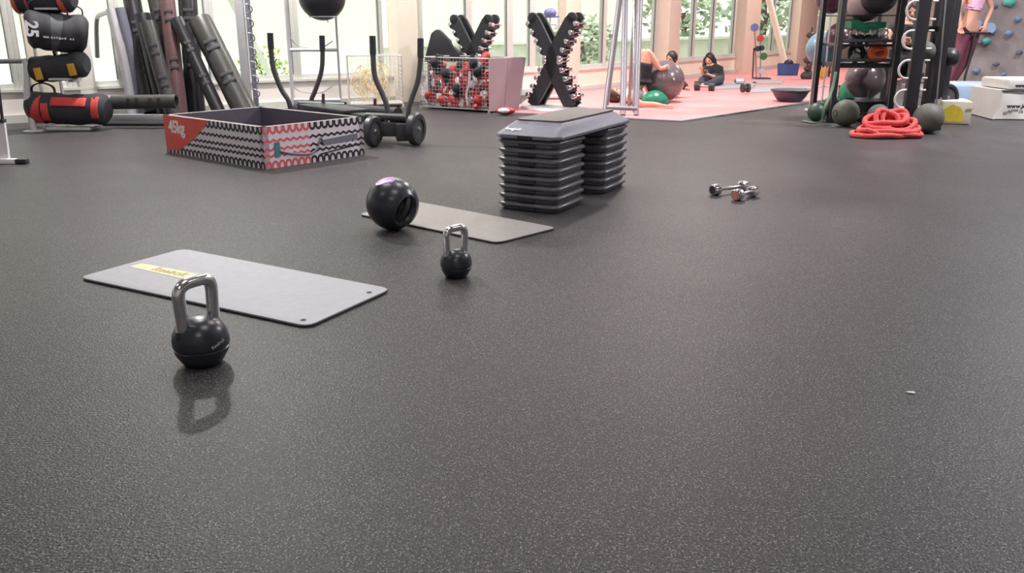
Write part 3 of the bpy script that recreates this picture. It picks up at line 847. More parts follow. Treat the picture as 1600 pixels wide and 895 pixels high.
a = G(1113, 297, rr); b = G(1166, 290, rr)
dumb(a + V(0, .0, 0), b, 'chrome dumbbell with black end caps lying left to right on the open floor', capm='blackcap', rr=rr)
# second lies in front, pointing at the viewer with one head towards it
a2 = G(1146, 303, .036) + V(0, -.045, 0); d2 = V(.17, .155, .0)
dumb(a2, a2 + d2, 'chrome dumbbell with a rose end cap pointing towards the viewer', capm='pinkcap', rr=.036)

# ---- fleck on the floor
p = G(1422, 614)
q = MB(); q.prism([(p.x - .016, p.y + .002), (p.x - .004, p.y - .003), (p.x + .010, p.y - .008), (p.x + .016, p.y - .002), (p.x + .010, p.y + .005), (p.x - .003, p.y + .004)], .0005, .004, bevel=.001)
tag(q.build('paper_scrap', 'whitecloth'), 'tiny white scrap lying alone on the floor at the right', 'scrap')

# ================================================================== SOFT BOX "45kg"
a, b, c = G(257, 243), G(415, 265.5), G(573, 245)
h = P(415, 199, b.y).z
d = a + c - b
# make it a true right-angled box
ub = (a - b); vb = (c - b)
La, Lc = ub.length * 1.12, vb.length * 1.05
bis = (ub.normalized() + vb.normalized()).normalized(); per = V(-bis.y, bis.x, 0)
if per.dot(ub) < 0: per = -per
ua = (bis + per).normalized(); va = (bis - per).normalized()
t = thing('plyometric_box', 'open white plyo box section with red and black zigzag pattern reading 45kg', 'plyo box', b + (ua * La + va * Lc) / 2)
wt = .05
b.z = 0
def box_wall(o_, u_, L_, inner, mm, name):
    q = MB(); n_ = inner
    for (z0, z1) in ((0.002, h),):
        A = [o_, o_ + u_ * L_, o_ + u_ * L_ + n_ * wt, o_ + n_ * wt]
        B = [q.bm.verts.new(p + V(0, 0, z0)) for p in A]; Tt = [q.bm.verts.new(p + V(0, 0, z1)) for p in A]
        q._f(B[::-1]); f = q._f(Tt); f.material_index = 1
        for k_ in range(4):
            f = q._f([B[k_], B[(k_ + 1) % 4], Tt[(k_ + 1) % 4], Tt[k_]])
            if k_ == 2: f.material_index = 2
    return q
corners = [b, b + ua * La, b + ua * La + va * Lc, b + va * Lc]
def decorated(o_, u_, L_, inner, segs, kg=False, redfrom=None, pic=False):
    """pattern as thin raised vinyl shapes on the outside face; x along u_, z up"""
    q = box_wall(o_ , u_, L_, inner, None, None)
    out = -inner
    fmx = lambda x, z, dd: o_ + u_ * x + V(0, 0, z) + out * dd
    def poly(pts, dd, mi):
        A = [q.bm.verts.new(fmx(x, z, 0.0)) for x, z in pts]; B = [q.bm.verts.new(fmx(x, z, dd)) for x, z in pts]
        f = q._f(B); 
        if f: f.material_index = mi
        n_ = len(pts)
        for k_ in range(n_):
            f = q._f([A[k_], A[(k_ + 1) % n_], B[(k_ + 1) % n_], B[k_]])
            if f: f.material_index = mi
    colr = lambda x: segs(x)
    NA = max(8, int(round(L_ / .062))); wv = L_ / NA
    for row, (zc, hh, up) in enumerate(((h, .062, -1), (0.004, .058, 1))):
        for i in range(NA):
            x0 = wv * (i + .5); mi = colr(x0)
            if mi == 9: mi = 6
            # thick scallop band: outer U minus inner U
            o2, i2 = [], []
            for k_ in range(11):
                a_ = PI * k_ / 10
                o2.append((x0 - math.cos(a_) * wv * .5, zc + up * (hh * .45 + math.sin(a_) * hh * .55)))
                i2.append((x0 - math.cos(a_) * wv * .24, zc + up * (hh * .30 + math.sin(a_) * hh * .38)))
            o2 = [(o2[0][0], zc)] + o2 + [(o2[-1][0], zc)]; i2 = [(i2[0][0], zc)] + i2 + [(i2[-1][0], zc)]
            for k_ in range(len(o2) - 1): poly([o2[k_], o2[k_ + 1], i2[k_ + 1], i2[k_]], .0012, mi)
            if zc > .1 and False: pass
    for zc in (h * .60, h * .40, h * .255):
        pts = []
        n2 = NA * 2
        for i in range(n2):
            x0, x1 = L_ * i / n2, L_ * (i + 1) / n2
            mi = colr((x0 + x1) / 2)
            if mi == 9: continue
            s0, s1 = (0, 1) if i % 2 == 0 else (1, 0)
            am = .017; th_ = .019
            poly([(x0, zc + am * s0), (x1, zc + am * s1), (x1, zc + am * s1 + th_), (x0, zc + am * s0 + th_)], .0012, mi)
    return q, poly, fmx
# left face  (from front corner b towards a): x from b
diag = lambda x: 3
def seg_left(x):
    return 3
q, poly, fmx = decorated(b, ua, La, va, seg_left)
# red corner field with its own diagonal edge
xr0, xr1 = La * .50, La * .86
poly([(La, .03), (La, h), (xr0, h), (La * .66, h * .52), (xr1, .035)], .0022, 5)
q.build('side_panel', ['boxwhite', 'rim', 'inside', 'blackprint', 'boxred', 'redlabel', 'redlabel'], t, smooth=False)
fmt = frame_mtx(b + ua * (La * .86) + V(0, 0, h * .70) - va * .0035, -ua, (0, 0, 1))
text_part('lettering', '45kg', 'whiteprint', t, .145, fmt, .0008, bold=.004, spacing=.92)
seg_r = lambda x: 4 if x < Lc * .44 else 3
q, poly, fmx = decorated(b, va, Lc, ua, seg_r)
# printed mountain bars picture
poly([(Lc * .53, .055), (Lc * 1.0 - .01, .10), (Lc * 1.0 - .01, .112), (Lc * .53, .067)], .002, 3)
q.build('side_panel', ['boxwhite', 'rim', 'inside', 'blackprint', 'boxred', 'redlabel'], t, smooth=False)
q = MB()
fs = lambda x, z: b + va * x + V(0, 0, z) - ua * .006
q.tube(sm([fs(Lc * .14, h * .40), fs(Lc * .26, h * .30), fs(Lc * .42, h * .24), fs(Lc * .50, h * .34), fs(Lc * .54, h * .60), fs(Lc * .57, h * .42)], 6), .008, 8)
q.build('carry_strap', 'stepgrey', t)
q = MB(); q.box(b + va * Lc * .12 + V(0, 0, h * .44) - ua * .003, (.05, .006, h * .34), rz=math.atan2(va.y, va.x)); q.build('strap_anchor', 'teal', t)
q = MB(); q.prism([(Lc * .57, h * .40), (Lc * .93, h * .44), (Lc * .93, h * .60), (Lc * .57, h * .54)], .001, .004, fn=lambda v: fs(v.x, v.y) + ua * (.006 - v.z)); q.build('grey_patch', 'stepgrey', t)
q = box_wall(b + ua * La, va, Lc, -ua, None, None); q.build('side_panel', ['boxwhite', 'rim', 'inside'], t, smooth=False)
q = box_wall(b + va * Lc, ua, La, -va, None, None); q.build('side_panel', ['boxwhite', 'rim', 'inside'], t, smooth=False)
q = MB(); bb = b + ua * wt + va * wt
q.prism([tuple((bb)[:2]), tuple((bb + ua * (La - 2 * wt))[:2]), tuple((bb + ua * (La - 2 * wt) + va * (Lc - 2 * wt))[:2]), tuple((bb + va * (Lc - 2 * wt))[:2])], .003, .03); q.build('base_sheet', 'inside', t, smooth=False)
# ================================================================== LEFT EDGE
# white machine foot
p0 = G(-60, 262); p1 = G(44, 256); Yf = p1.y
t = thing('exercise_machine', 'white machine frame with a black rubber foot cap cut by the left edge', 'exercise machine', (p0.x, Yf, 0))
zt = P(8, 192, Yf).z
q = MB(); q.box((p1.x - .42, Yf, .022), (.66, .05, .042), bevel=.008); q.build('foot_bar', 'whiteprint', t)
q = MB(); q.box((p1.x - .045, Yf, .021), (.09, .06, .042), bevel=.01); q.build('foot_cap', 'rubber', t)
fn = lambda v: V(v.x, Yf + .02 + v.z, v.y)
xl = p1.x - .60
q = MB(); q.prism([(xl, .04), (P(13, 250, Yf).x, .04), (P(6, 195, Yf).x, zt), (xl, zt)], -.012, .012, fn=fn); q.build('side_plate', 'whiteprint', t, smooth=False)
q = MB(); q.box(((xl + P(6, 194, Yf).x) / 2, Yf + .02, zt + .015), (P(6, 194, Yf).x - xl, .05, .03), bevel=.005); q.build('seat_edge', 'dark', t)
q = MB(); q.tube([V(P(2, 190, Yf).x, Yf + .02, zt + .03), P(-12, 60, Yf + .02)], .012, 8); q.build('upright', 'dark', t)

# silver hoop posts
g = G(53, 205)
t = thing('rail_post', 'silver post with a round floor plate and a level top rail at the left edge', 'post', g)
top = P(37, 92, g.y)
q = MB(); q.lathe([(0, 0.001), (.10, 0.001), (.10, .008), (.04, .014)], g, 28); q.build('floor_plate', 'silver', t)
q = MB(); q.tube(sm([g + V(0, 0, .008), V(g.x - .01, g.y, .35), V(top.x + .01, g.y, top.z - .08), top], 6), .033, 18); q.build('post_tube', 'silver', t)
q = MB(); q.tube([top + V(.02, 0, -.02), P(-120, 98, g.y - .2)], .024, 14); q.build('rail', 'steel', t)
g = G(207, 190); Yp = g.y
t = thing('bent_post', 'thick silver bent post standing beside the leaning tubes', 'post', g)
q = MB(); q.lathe([(0, 0.001), (.12, 0.001), (.12, .008), (.05, .014)], g, 28); q.build('floor_plate', 'silver', t)
q = MB(); q.tube(sm([g + V(0, 0, .008), P(203, 150, Yp), P(193, 95, Yp), P(181, 50, Yp), P(172, 14, Yp)], 6), .050, 20); q.build('post_tube', 'silver', t)
q = MB(); q.tube(sm([P(171, 20, Yp + .03), P(160, 22, Yp + .18), P(151, 33, Yp + .3), P(152, 90, Yp + .34)], 6), .026, 14); q.build('rear_arm', 'steel', t)
q = MB(); q.tube(sm([P(187, 12, Yp + .14), P(197, 50, Yp + .14), P(208, 95, Yp + .14), P(216, 180, Yp + .14)], 6), .055, 16); q.build('rear_tube', 'stepgrey', t)

# ---- bag rack against the wall
Yb = 9.0
t = thing('bag_rack', 'silver rack holding the weighted training bags', 'rack', (P(100, 190, Yb + .28).x, Yb + .25, 0))
q = MB()
xa, xb = P(66, 150, Yb + .3).x, P(98, 150, Yb + .3).x
for x in (xa, xb):
    q = MB(); q.tube([V(x, Yb + .30, .01), V(x, Yb + .30, 1.75)], .018, 10); q.build('upright', 'silver', t)
q = MB(); q.box((P(114, 193, Yb + .05).x, Yb + .05, .022), (.46, .24, .035), bevel=.008); q.build('foot_tray', 'silver', t)
for (px, py, wd) in ((97, 63, .22), (100, 121, .20), (80, 12, .22)):
    c = P(px, py, Yb)
    q = MB(); q.box(c + V(0, .02, -.012), (wd, .30, .022), bevel=.008); q.box(c + V(-.0, .22, -.04), (.05, .2, .03)); q.build('cradle', 'silver', t)
# ---- bags : soft cylinders
def bag(name, lab, a, b, r, body, trims, end=None, Y=Yb, textends=None):
    """a,b ends of axis. trims: list of (t0,t1,mat)"""
    a, b = Vector(a), Vector(b); c = (a + b) / 2; d = (b - a).normalized(); L = (b - a).length
    t = thing(name, lab, 'weight bag', (c.x, c.y, min(a.z, b.z) - r), group='weighted bags on the rack')
    up = (V(0, 0, 1) - d * d.z).normalized(); sd = d.cross(up)
    q = MB(); n = 28; path = []; rs = []
    for i in range(n + 1):
        k = i / n; e_ = min(k, 1 - k) * L
        rr = r * (1 - .30 * max(0, 1 - e_ / .06) ** 2) * (1 + .03 * math.sin(k * 23))
        path.append(a + d * L * k + up * .008 * math.sin(k * 9)); rs.append(rr)
    q.tube(path, rs, 28); q.build('bag_body', body, t)
    for (k0, k1, mm) in trims:
        q = MB(); m = 6
        q.tube([a + d * L * (k0 + (k1 - k0) * i / m) for i in range(m + 1)], [r * 1.012] * (m + 1), 28, cap=False)
        for f in list(q.bm.faces): pass
        q.build('band', mm, t)
    return t, a, b, d, up, sd, L, r
def loop_handle(t, c, d, up, w_, h_, mm='blackfab', r=.012):
    q = MB(); q.tube(sm([c - d * w_ / 2, c - d * w_ * .45 + up * h_ * .7, c + up * h_, c + d * w_ * .45 + up * h_ * .7, c + d * w_ / 2], 6), r, 8, flat=(d.cross(up), 2.0, .6)); q.build('carry_loop', mm, t)
# big black bag with white end lettering
A = bag('training_bag', 'big black weighted bag with white figures on its end, second level of the rack', P(40, 46, Yb - .16), P(137, 55, Yb + .10), .185, 'blackfab', [(.40, .60, 'greyfab')])
t_, a, b, d, up, sd, L, r = A
loop_handle(t_, a + d * L * .20 + up * r * .95, d, up, .16, .12); loop_handle(t_, a + d * L * .80 + up * r * .95, d, up, .14, .10)
camd = (Vector(cam.location) - a).normalized()
side = (camd - d * d.dot(camd)).normalized()
su = side.cross(d); su = su if su.z > 0 else -su
for i, (s_, off) in enumerate((('25', .50), )):
    nrm = (side * .86 + (-d) * .0 + V(0, 0, .1)).normalized()
    text_part('lettering', '25', 'whiteprint', t_, .155, frame_mtx(a + d * .050 + side * r * 1.0 + su * .01, -su, d), .004, bold=.006)
q = MB(); fm = frame_mtx(a + d * L * .50 + side * r * 1.0 - su * .055 + side * .003, d, su)
for i, w_ in enumerate((.05, .0, .012, .016, .012, .018, .014, .016, .0, .016, .012)):
    if w_: q.box(fm @ V(-.10 + i * .024, .002 * math.sin(i * 2.1), 0), (w_, .016 + .004 * (i % 3), .004), mtx=fm.to_3x3())
q.build('lettering', 'silver', t_)
# black bag, mustard tags
A = bag('training_bag', 'black weighted bag with two mustard tags, third level of the rack', P(50, 111, Yb + .02), P(136, 100, Yb + .02), .132, 'blackfab', [])
t_, a, b, d, up, sd, L, r = A
loop_handle(t_, a + d * L * .68 + up * r * .9, d, up, .24, .10)
side = (Vector(cam.location) - a).normalized(); side = (side - d * d.dot(side)).normalized(); su = side.cross(d); su = su if su.z > 0 else -su
for k in (.22, .82):
    q = MB(); fm = frame_mtx(a + d * L * k + side * r * .99 - su * .035, d, su); q.box(fm @ V(0, 0, .002), (.075, .12, .012), mtx=fm.to_3x3(), bevel=.003); q.build('webbing_tag', 'yelfab', t_)
# red and black bag near the floor
A = bag('training_bag', 'red and black weighted bag lying lowest on the floor tray', P(46, 168, Yb + .02), P(170, 172, Yb + .02), .158, 'blackfab', [(.06, .22, 'redfab')])
t_, a, b, d, up, sd, L, r = A
for ch in [c for c in t_.children if c.name.startswith('band')]:
    pass
loop_handle(t_, a + d * L * .20 + up * r * .8, d, up, .24, .13)
side = (Vector(cam.location) - a).normalized(); side = (side - d * d.dot(side)).normalized(); su = side.cross(d); su = su if su.z > 0 else -su
def bag_panel(x0, x1, v0, v1, mm):
    q = MB(); n = 8
    rows = []
    for i in range(n + 1):
        for j in range(n + 1): pass
    gr = [[q.bm.verts.new(a + d * (x0 + (x1 - x0) * i / n) + (side * math.cos(v0 + (v1 - v0) * j / n) + su * math.sin(v0 + (v1 - v0) * j / n)) * r * 1.025) for j in range(n + 1)] for i in range(n + 1)]
    for i in range(n):
        for j in range(n): q._f([gr[i][j], gr[i + 1][j], gr[i + 1][j + 1], gr[i][j + 1]])
    o = q.build('panel', mm, t_); m = o.modifiers.new('thick', 'SOLIDIFY'); m.thickness = .006
bag_panel(L * .36, L * .80, .15, .75, 'redfab'); bag_panel(L * .24, L * .33, -.9, .3, 'redfab'); bag_panel(L * .86, L * .95, -.6, .9, 'redfab')
# top bag, only its underside in view
A = bag('training_bag', 'black weighted bag with red ends, on the topmost level of the rack', P(24, 1, Yb), P(116, -2, Yb), .13, 'blackfab', [(0.03, .10, 'orangefab'), (.26, .36, 'redfab'), (.80, .90, 'orangefab')])

# ================================================================== LEANING MOULDED TUBES
Yv = 9.9
tube_specs = [  # top pixel, bottom pixel, top Y, bottom Y, px radius at mid, material, description
    ((204, -12), (238, 172), 10.15, 9.85, 13, 'vipblack', 'black moulded tube leaning leftmost, right behind the bent post'),
    ((222, 22), (258, 172), 9.85, 9.7, 12, 'vipblack', 'short black moulded tube leaning second from the bent post'),
    ((236, -40), (283, 172), 10.2, 9.9, 13, 'viprgrey', 'tall grey moulded tube leaning left of the plum one'),
    ((229, 34), (268, 160), 9.58, 9.45, 11, 'viprgrey', 'grey moulded tube with slots leaning in front, left of the plum one'),
    ((256, -40), (281, 172), 9.92, 9.62, 11.5, 'viprred', 'plum coloured moulded tube among the leaning tubes'),
    ((290, -40), (306, 172), 10.2, 9.92, 14, 'vipblack', 'tall black moulded tube leaning right of the plum one'),
    ((276, 30), (345, 178), 9.75, 9.45, 10, 'vipblack', 'slim glossy black tube with two collars leaning to the right'),
    ((312, 32), (386, 178), 9.85, 9.45, 18, 'viprgrey', 'thickest grey moulded tube, leaning rightmost with two pairs of slots'),
]
def moulded(top, bot, r, mm, lab, group='moulded rubber tubes'):
    top, bot = Vector(top), Vector(bot); d = (top - bot).normalized(); L = (top - bot).length
    t = thing('moulded_tube', lab, 'rubber tube', (bot.x, bot.y, bot.z), group=group)
    q = MB(); ins = r * .80
    u = d.orthogonal().normalized()
    # hollow open ended tube
    pr = [(ins, L * .0 + .05), (ins, .0), (r, .0), (r * 1.0, L), (ins, L), (ins, L - .05), (0, L - .12)]
    R = d.to_track_quat('Z', 'Y').to_matrix()
    q.lathe([(r * .0, .05)] + [(ins, .05), (ins, 0), (r * .97, 0), (r, .02), (r, L * .3), (r * .97, L * .34), (r, L * .38), (r, L * .62), (r * .97, L * .66), (r, L * .70), (r, L - .02), (r * .97, L), (ins, L), (ins, L - .10), (0, L - .10)], bot, 28, R)
    q.build('tube_shell', mm, t)
    side = (Vector(cam.location) - (top + bot) / 2).normalized(); side = (side - d * side.dot(d)).normalized(); x = d.cross(side)
    for k in (.36, .70):
        for s_ in (-1, 1):
            fm = frame_mtx(bot + d * L * k + side * r * .93 + d * s_ * .045, x, d)
            q = MB(); q.box(fm @ V(0, 0, 0), (r * 1.1, .042, r * .2), mtx=fm.to_3x3(), bevel=.008); q.build('hand_slot', 'blackprint', t)
    return t
for (tp, bp, yt, yb, pr, mm, lab) in tube_specs:
    r = pr / ppm(yt) 
    B = P(bp[0], bp[1], yb); B.z = max(B.z, .01)
    B.z = .10 if True else B.z
    T_ = P(tp[0], tp[1], yt)
    moulded(T_, B, r, mm, lab)
# low tray that carries them and one tube lying in front
Xc = (P(180, 180, 9.7).x + P(400, 180, 9.7).x) / 2
t = thing('tube_tray', 'low pale grey floor tray under the leaning rubber tubes', 'tray', (Xc, 9.68, 0))
q = MB(); q.box((Xc, 9.68, .045), (1.66, .52, .085), bevel=.01); q.build('tray_base', 'stepgrey', t)
q = MB(); q.box((Xc, 9.40, .075), (1.66, .03, .10), bevel=.006); q.build('front_lip', 'silver', t)
a, b = P(176, 160, 9.18), P(276, 158, 9.18)
m_ = moulded(b, a, .075, 'viprgrey', 'dark moulded tube lying level in front of the leaning tubes')
a2, b2 = P(120, 158, 9.62), P(192, 160, 9.5)
# ---- upright with hooks
Yh = 10.35
t = thing('hook_ladder', 'grey steel upright with a column of wire hooks right of the tubes', 'rack', (P(388, 170, Yh).x, Yh, 0))
a = P(377, 0, Yh); b = P(392, 168, Yh)
q = MB(); q.box((b.x - .03, Yh, 1.0), (.095, .05, 1.98), bevel=.004); q.build('upright', 'silver', t)
q = MB(); q.box((b.x + .055, Yh + .05, 1.0), (.05, .05, 1.98), bevel=.004); q.build('back_rail', 'stepgrey', t)
for i in range(12):
    z = .28 + i * .16
    q = MB(); c = V(b.x + .075, Yh - .02, z); q.tube([c + V(math.cos(a_) * .055, -.02 - .03 * math.sin(a_), math.sin(a_) * .05) for a_ in [-1.9 + 3.8 * k / 12 for k in range(13)]], .007, 7); q.build('hook', 'steel', t)

# ================================================================== BALL FRAME with a black ball
Yq = 10.6
t = thing('ladder_stand', 'light tubular ladder frame standing against the window behind the sled', 'frame', (P(490, 165, Yq).x, Yq, 0))
xl, xr = P(452, 80, Yq).x, P(528, 80, Yq).x
for x in (xl, xr):
    q = MB(); q.tube([V(x, Yq, .01), V(x, Yq, 1.75)], .022 if x == xl else .014, 12); q.build('upright', 'silver', t)
q = MB(); q.tube([V(xl - .08, Yq + .3, .01), V(xl - .08, Yq + .3, 1.7)], .012, 8); q.build('rear_upright', 'dark', t)
for py, rr in ((78, .020), (156, .020), (-28, .02)):
    z = P(490, py, Yq).z; q = MB(); q.tube([V(xl, Yq, z), V(xr, Yq, z)], rr, 12); q.build('crossbar', 'silver', t)
for sy in (80, 150):
    z = P(490, sy, Yq).z
    q = MB(); q.tube(sm([P(452, sy - 22, Yq + .05), P(468, sy - 8, Yq + .08), P(500, sy - 5, Yq + .08), P(520, sy - 16, Yq + .05)], 6), .007, 7); q.build('basket_wire', 'wiregrey', t)
for x in (xl, xr):
    q = MB(); q.box((x, Yq, .015), (.06, .5, .03), bevel=.006); q.build('foot', 'silver', t)
c = P(503, -6, 10.35); r = 36.5 / ppm(10.35, 1.3)
t = thing('exercise_ball', 'matte black ball high on the light frame, its underside hanging into the picture', 'ball', (c.x, c.y, c.z - r))
q = MB(); q.ball(c, r, seg=48); q.build('ball_shell', 'rubber', t)
q = MB(); q.tube([c + V(math.cos(a) * r, math.sin(a) * r, 0) for a in [2 * PI * i / 48 for i in range(48)]], .003, 5, closed=True); q.build('seam', 'dark', t)
z_ = c.z - r
q = MB(); q.tube([V(c.x + math.cos(a) * .16, c.y + math.sin(a) * .16, c.z - math.sqrt(r * r - .16 ** 2) - .008) for a in [2 * PI * i / 30 for i in range(30)]], .008, 6, closed=True)
for o in COL.objects:
    pass
o = q.build('ball_ring', 'silver', COL.objects['ladder_stand'])
q = MB(); q.tube([V(c.x, c.y + .16, c.z - .245), V(c.x, Yq, c.z - .28)], .01, 6); q.build('ring_arm', 'silver', COL.objects['ladder_stand'])

# ================================================================== PUSH SLED
t = thing('push_sled', 'dark grey wheeled push sled with four upright handles behind the white box', 'push sled', (P(590, 225, 8.2).x, 8.2, 0))
def sled_handle(pix, Y0, Y1, rr):
    n = len(pix); pts = [P(px, py, Y0 + (Y1 - Y0) * i / (n - 1)) for i, (px, py) in enumerate(pix)]
    q = MB(); q.tube(sm(pts, 7), rr, 16); h_ = q.build('push_handle', 'dark2', t)
    d_ = (pts[1] - pts[0]).normalized(); q = MB(); q.tube([pts[0] - d_ * .004, pts[0] + d_ * .16], rr * 1.22, 16); q.build('hand_grip', 'rubber', h_)
sled_handle([(422, 52), (424, 85), (428, 110), (440, 140), (451, 158), (456, 182)], 9.35, 9.35, .027)
sled_handle([(503, 56), (504, 85), (502, 112), (493, 140), (486, 158), (482, 182)], 9.35, 9.35, .025)
sled_handle([(582, 57), (583, 90), (586, 120), (598, 148), (605, 170), (606, 212)], 8.15, 8.05, .025)
sled_handle([(657, 61), (657, 90), (653, 125), (644, 152), (638, 175), (639, 218)], 8.0, 7.9, .024)
q = MB()
A_ = P(472, 172, 9.35); B_ = P(622, 205, 7.95)
dd = (B_ - A_); dd.z = 0; du = dd.normalized(); dw = V(-du.y, du.x, 0)
ctr = V((A_.x + B_.x) / 2, (A_.y + B_.y) / 2, 0)
rz_ = math.atan2(du.y, du.x)
q.box(ctr + V(0, 0, .17), (dd.length * .92, .16, .13), rz=rz_, bevel=.015); q.build('chassis', 'dark', t)
q = MB(); q.box(ctr + V(0, 0, .245) - du * .25, (dd.length * .5, .30, .035), rz=rz_, bevel=.01); q.build('deck', 'dark', t)
# transverse padded beams
for k_, (px0, px1, py, Y, r_) in enumerate(((468, 540, 164, 9.35, .055), (572, 640, 182, 8.05, .040))):
    a, b = P(px0, py, Y), P(px1, py + 3, Y - .1)
    q = MB(); q.tube([a, b], r_, 18); q.build('cross_beam', 'rubber', t)
q = MB(); a, b = P(540, 170, 9.2), P(622, 176, 8.3); q.tube([a, b], .05, 14); q.build('side_tube', 'dark', t)
a = P(590, 195, 8.0); q = MB(); q.box(P(600, 200, 8.05), (.34, .26, .13), rz=rz_ * 0 + .1, bevel=.012); q.build('drive_box', 'dark', t)
q = MB(); q.box(P(632, 205, 7.95), (.16, .22, .16), rz=.2, bevel=.012); q.build('gear_housing', 'dark', t)
for (px, py, Y, r_, wd) in ((650, 203, 7.85, .150, .075), (583, 208, 7.75, .14, .07), (470, 178, 9.6, .13, .07)):
    c = P(px, py, Y); c.z = r_ + .002; axd = V(.93, -.36, 0).normalized()
    R = axd.to_track_quat('Z', 'Y').to_matrix()
    q = MB(); q.lathe([(r_ * .62, -wd / 2), (r_ * .9, -wd / 2), (r_, -wd * .3), (r_, wd * .3), (r_ * .9, wd / 2), (r_ * .62, wd / 2), (r_ * .62, -wd / 2)], c, 40, R); wh = q.build('wheel', 'rubber', t)
    q = MB(); q.lathe([(0, -wd * .35), (r_ * .63, -wd * .35), (r_ * .63, wd * .35), (0, wd * .35)], c, 32, R); q.build('hub', 'dark2', wh)
    for s_ in (-1, 1):
        q = MB(); q.lathe([(0, 0), (.022, 0), (.018, .014), (0, .016)], c + axd * s_ * wd * .36, 14, R if s_ > 0 else (-axd).to_track_quat('Z', 'Y').to_matrix()); q.build('axle_cap', 'steel', wh)
for (px, py, Y) in ((608, 190, 7.97), (609, 205, 7.97), (644, 190, 7.82), (643, 212, 7.82)):
    q = MB(); q.ball(P(px, py, Y), .016, (1, .6, 1), 10); q.build('bolt', 'steel', t)
for (px, py) in ((505, 155), (586, 163)):
    q = MB(); q.tube([P(px, py + 8, 9.2), P(px, py - 9, 9.2)], .017, 12); q.build('weight_peg', 'brown', t)

# ================================================================== WIRE BASKETS
def wire_panel(q, o_, u_, v_, nu, nv, r=.0028):
    for i in range(nu + 1): q.tube([o_ + u_ * (i / nu), o_ + u_ * (i / nu) + v_], r, 4, cap=False)
    for j in range(nv + 1): q.tube([o_ + v_ * (j / nv), o_ + v_ * (j / nv) + u_], r, 4, cap=False)
# straw coloured ropes
a, b = G(545, 169), G(628, 164); Yk = (a.y + b.y) / 2 + .0
a = P(547, 160, 11.35); b = P(630, 160, 11.55); a.z = b.z = .0
hB = P(628, 87, 11.5).z; dep = V(-.1, .42, 0) 
z0 = .05
t = thing('wire_basket', 'white wire basket full of straw coloured ropes', 'basket', (a + b) / 2 + dep / 2)
for nm, o_, u_ in (('front_grid', a, b - a), ('rear_grid', a + dep, b - a), ('side_grid', a, dep), ('side_grid', b, dep)):
    q = MB(); wire_panel(q, o_ + V(0, 0, z0), u_, V(0, 0, hB - z0), 14 if 'side' not in nm else 7, 11); q.build(nm, 'wire', t)
q = MB(); q.tube([p + V(0, 0, hB) for p in (a, b, b + dep, a + dep)], .007, 6, closed=True); q.build('rim', 'wire', t)
q = MB(); q.prism([(p.x, p.y) for p in (a, b, b + dep, a + dep)], z0, z0 + .01)
for p in (a, b, b + dep, a + dep): q.box(p + V(0, 0, z0 / 2), (.02, .02, z0))
q.build('base', 'wire', t)
for i in range(22):
    c = a + (b - a) * random.uniform(.15, .85) + dep * random.uniform(.2, .8) + V(0, 0, random.uniform(.16, .50))
    R = Matrix.Rotation(random.uniform(-.9, .9), 3, 'Y') @ Matrix.Rotation(random.uniform(-.6, .6), 3, 'X')
    rx, rz2 = random.uniform(.04, .09), random.uniform(.10, .17)
    q = MB(); q.tube([c + R @ V(rx * math.cos(s_), .02 * math.sin(3 * s_ + i), rz2 * math.sin(s_)) for s_ in [2 * PI * k / 24 for k in range(24)]], .006, 5, closed=True)
    tag(q.build('skipping_rope', 'rope'), 'looped straw coloured rope heaped in the white wire basket', 'rope', group='ropes in the white wire basket')
# red training gear
a = G(658, 169.5); b = G(764, 176.5); c = V(*G(797, 174).to_tuple()); 
hB = P(658, 89, a.y).z
side = V(.36, .55, 0)
cside = b + V(.42, .42, 0)
t = thing('wire_basket', 'grey wire basket of red training gear with a grey pink side board', 'basket', ((a + cside) / 2))
dep = cside - b
for nm, o_, u_ in (('front_grid', a, b - a), ('rear_grid', a + dep, b - a), ('side_grid', a, dep)):
    q = MB(); wire_panel(q, o_ + V(0, 0, .03), u_, V(0, 0, hB - .03), 22 if 'side' not in nm else 12, 14, .0032); q.build(nm, 'wiregrey', t)
q = MB(); q.tube([p + V(0, 0, hB) for p in (a, b, b + dep, a + dep)], .009, 6, closed=True); q.build('rim', 'wiregrey', t)
q = MB(); q.prism([(p.x, p.y) for p in (a, b, b + dep, a + dep)], .03, .04)
for p in (a, b, b + dep, a + dep): q.box(p + V(0, 0, .02), (.03, .03, .04))
q.build('base', 'wiregrey', t)
du_ = dep.normalized(); sn = V(du_.y, -du_.x, 0)
Ld = dep.length
for k0, k1 in ((0, .49), (.50, 1.0)):
    q = MB()
    lo0, lo1 = b + du_ * Ld * k0 * .86, b + du_ * Ld * k1 * .86
    hi0, hi1 = b + du_ * Ld * k0 * 1.08 + V(0, 0, hB), b + du_ * Ld * k1 * 1.08 + V(0, 0, hB)
    A = [lo0 + V(0, 0, .02) + sn * .005, lo1 + V(0, 0, .02) + sn * .005, hi1 + sn * .005, hi0 + sn * .005]
    va_ = [q.bm.verts.new(p) for p in A]; vb_ = [q.bm.verts.new(p + sn * .016) for p in A]
    q._f(va_[::-1]); q._f(vb_)
    for k in range(4): q._f([va_[k], va_[(k + 1) % 4], vb_[(k + 1) % 4], vb_[k]])
    q.build('side_board', 'panel', t, smooth=False)
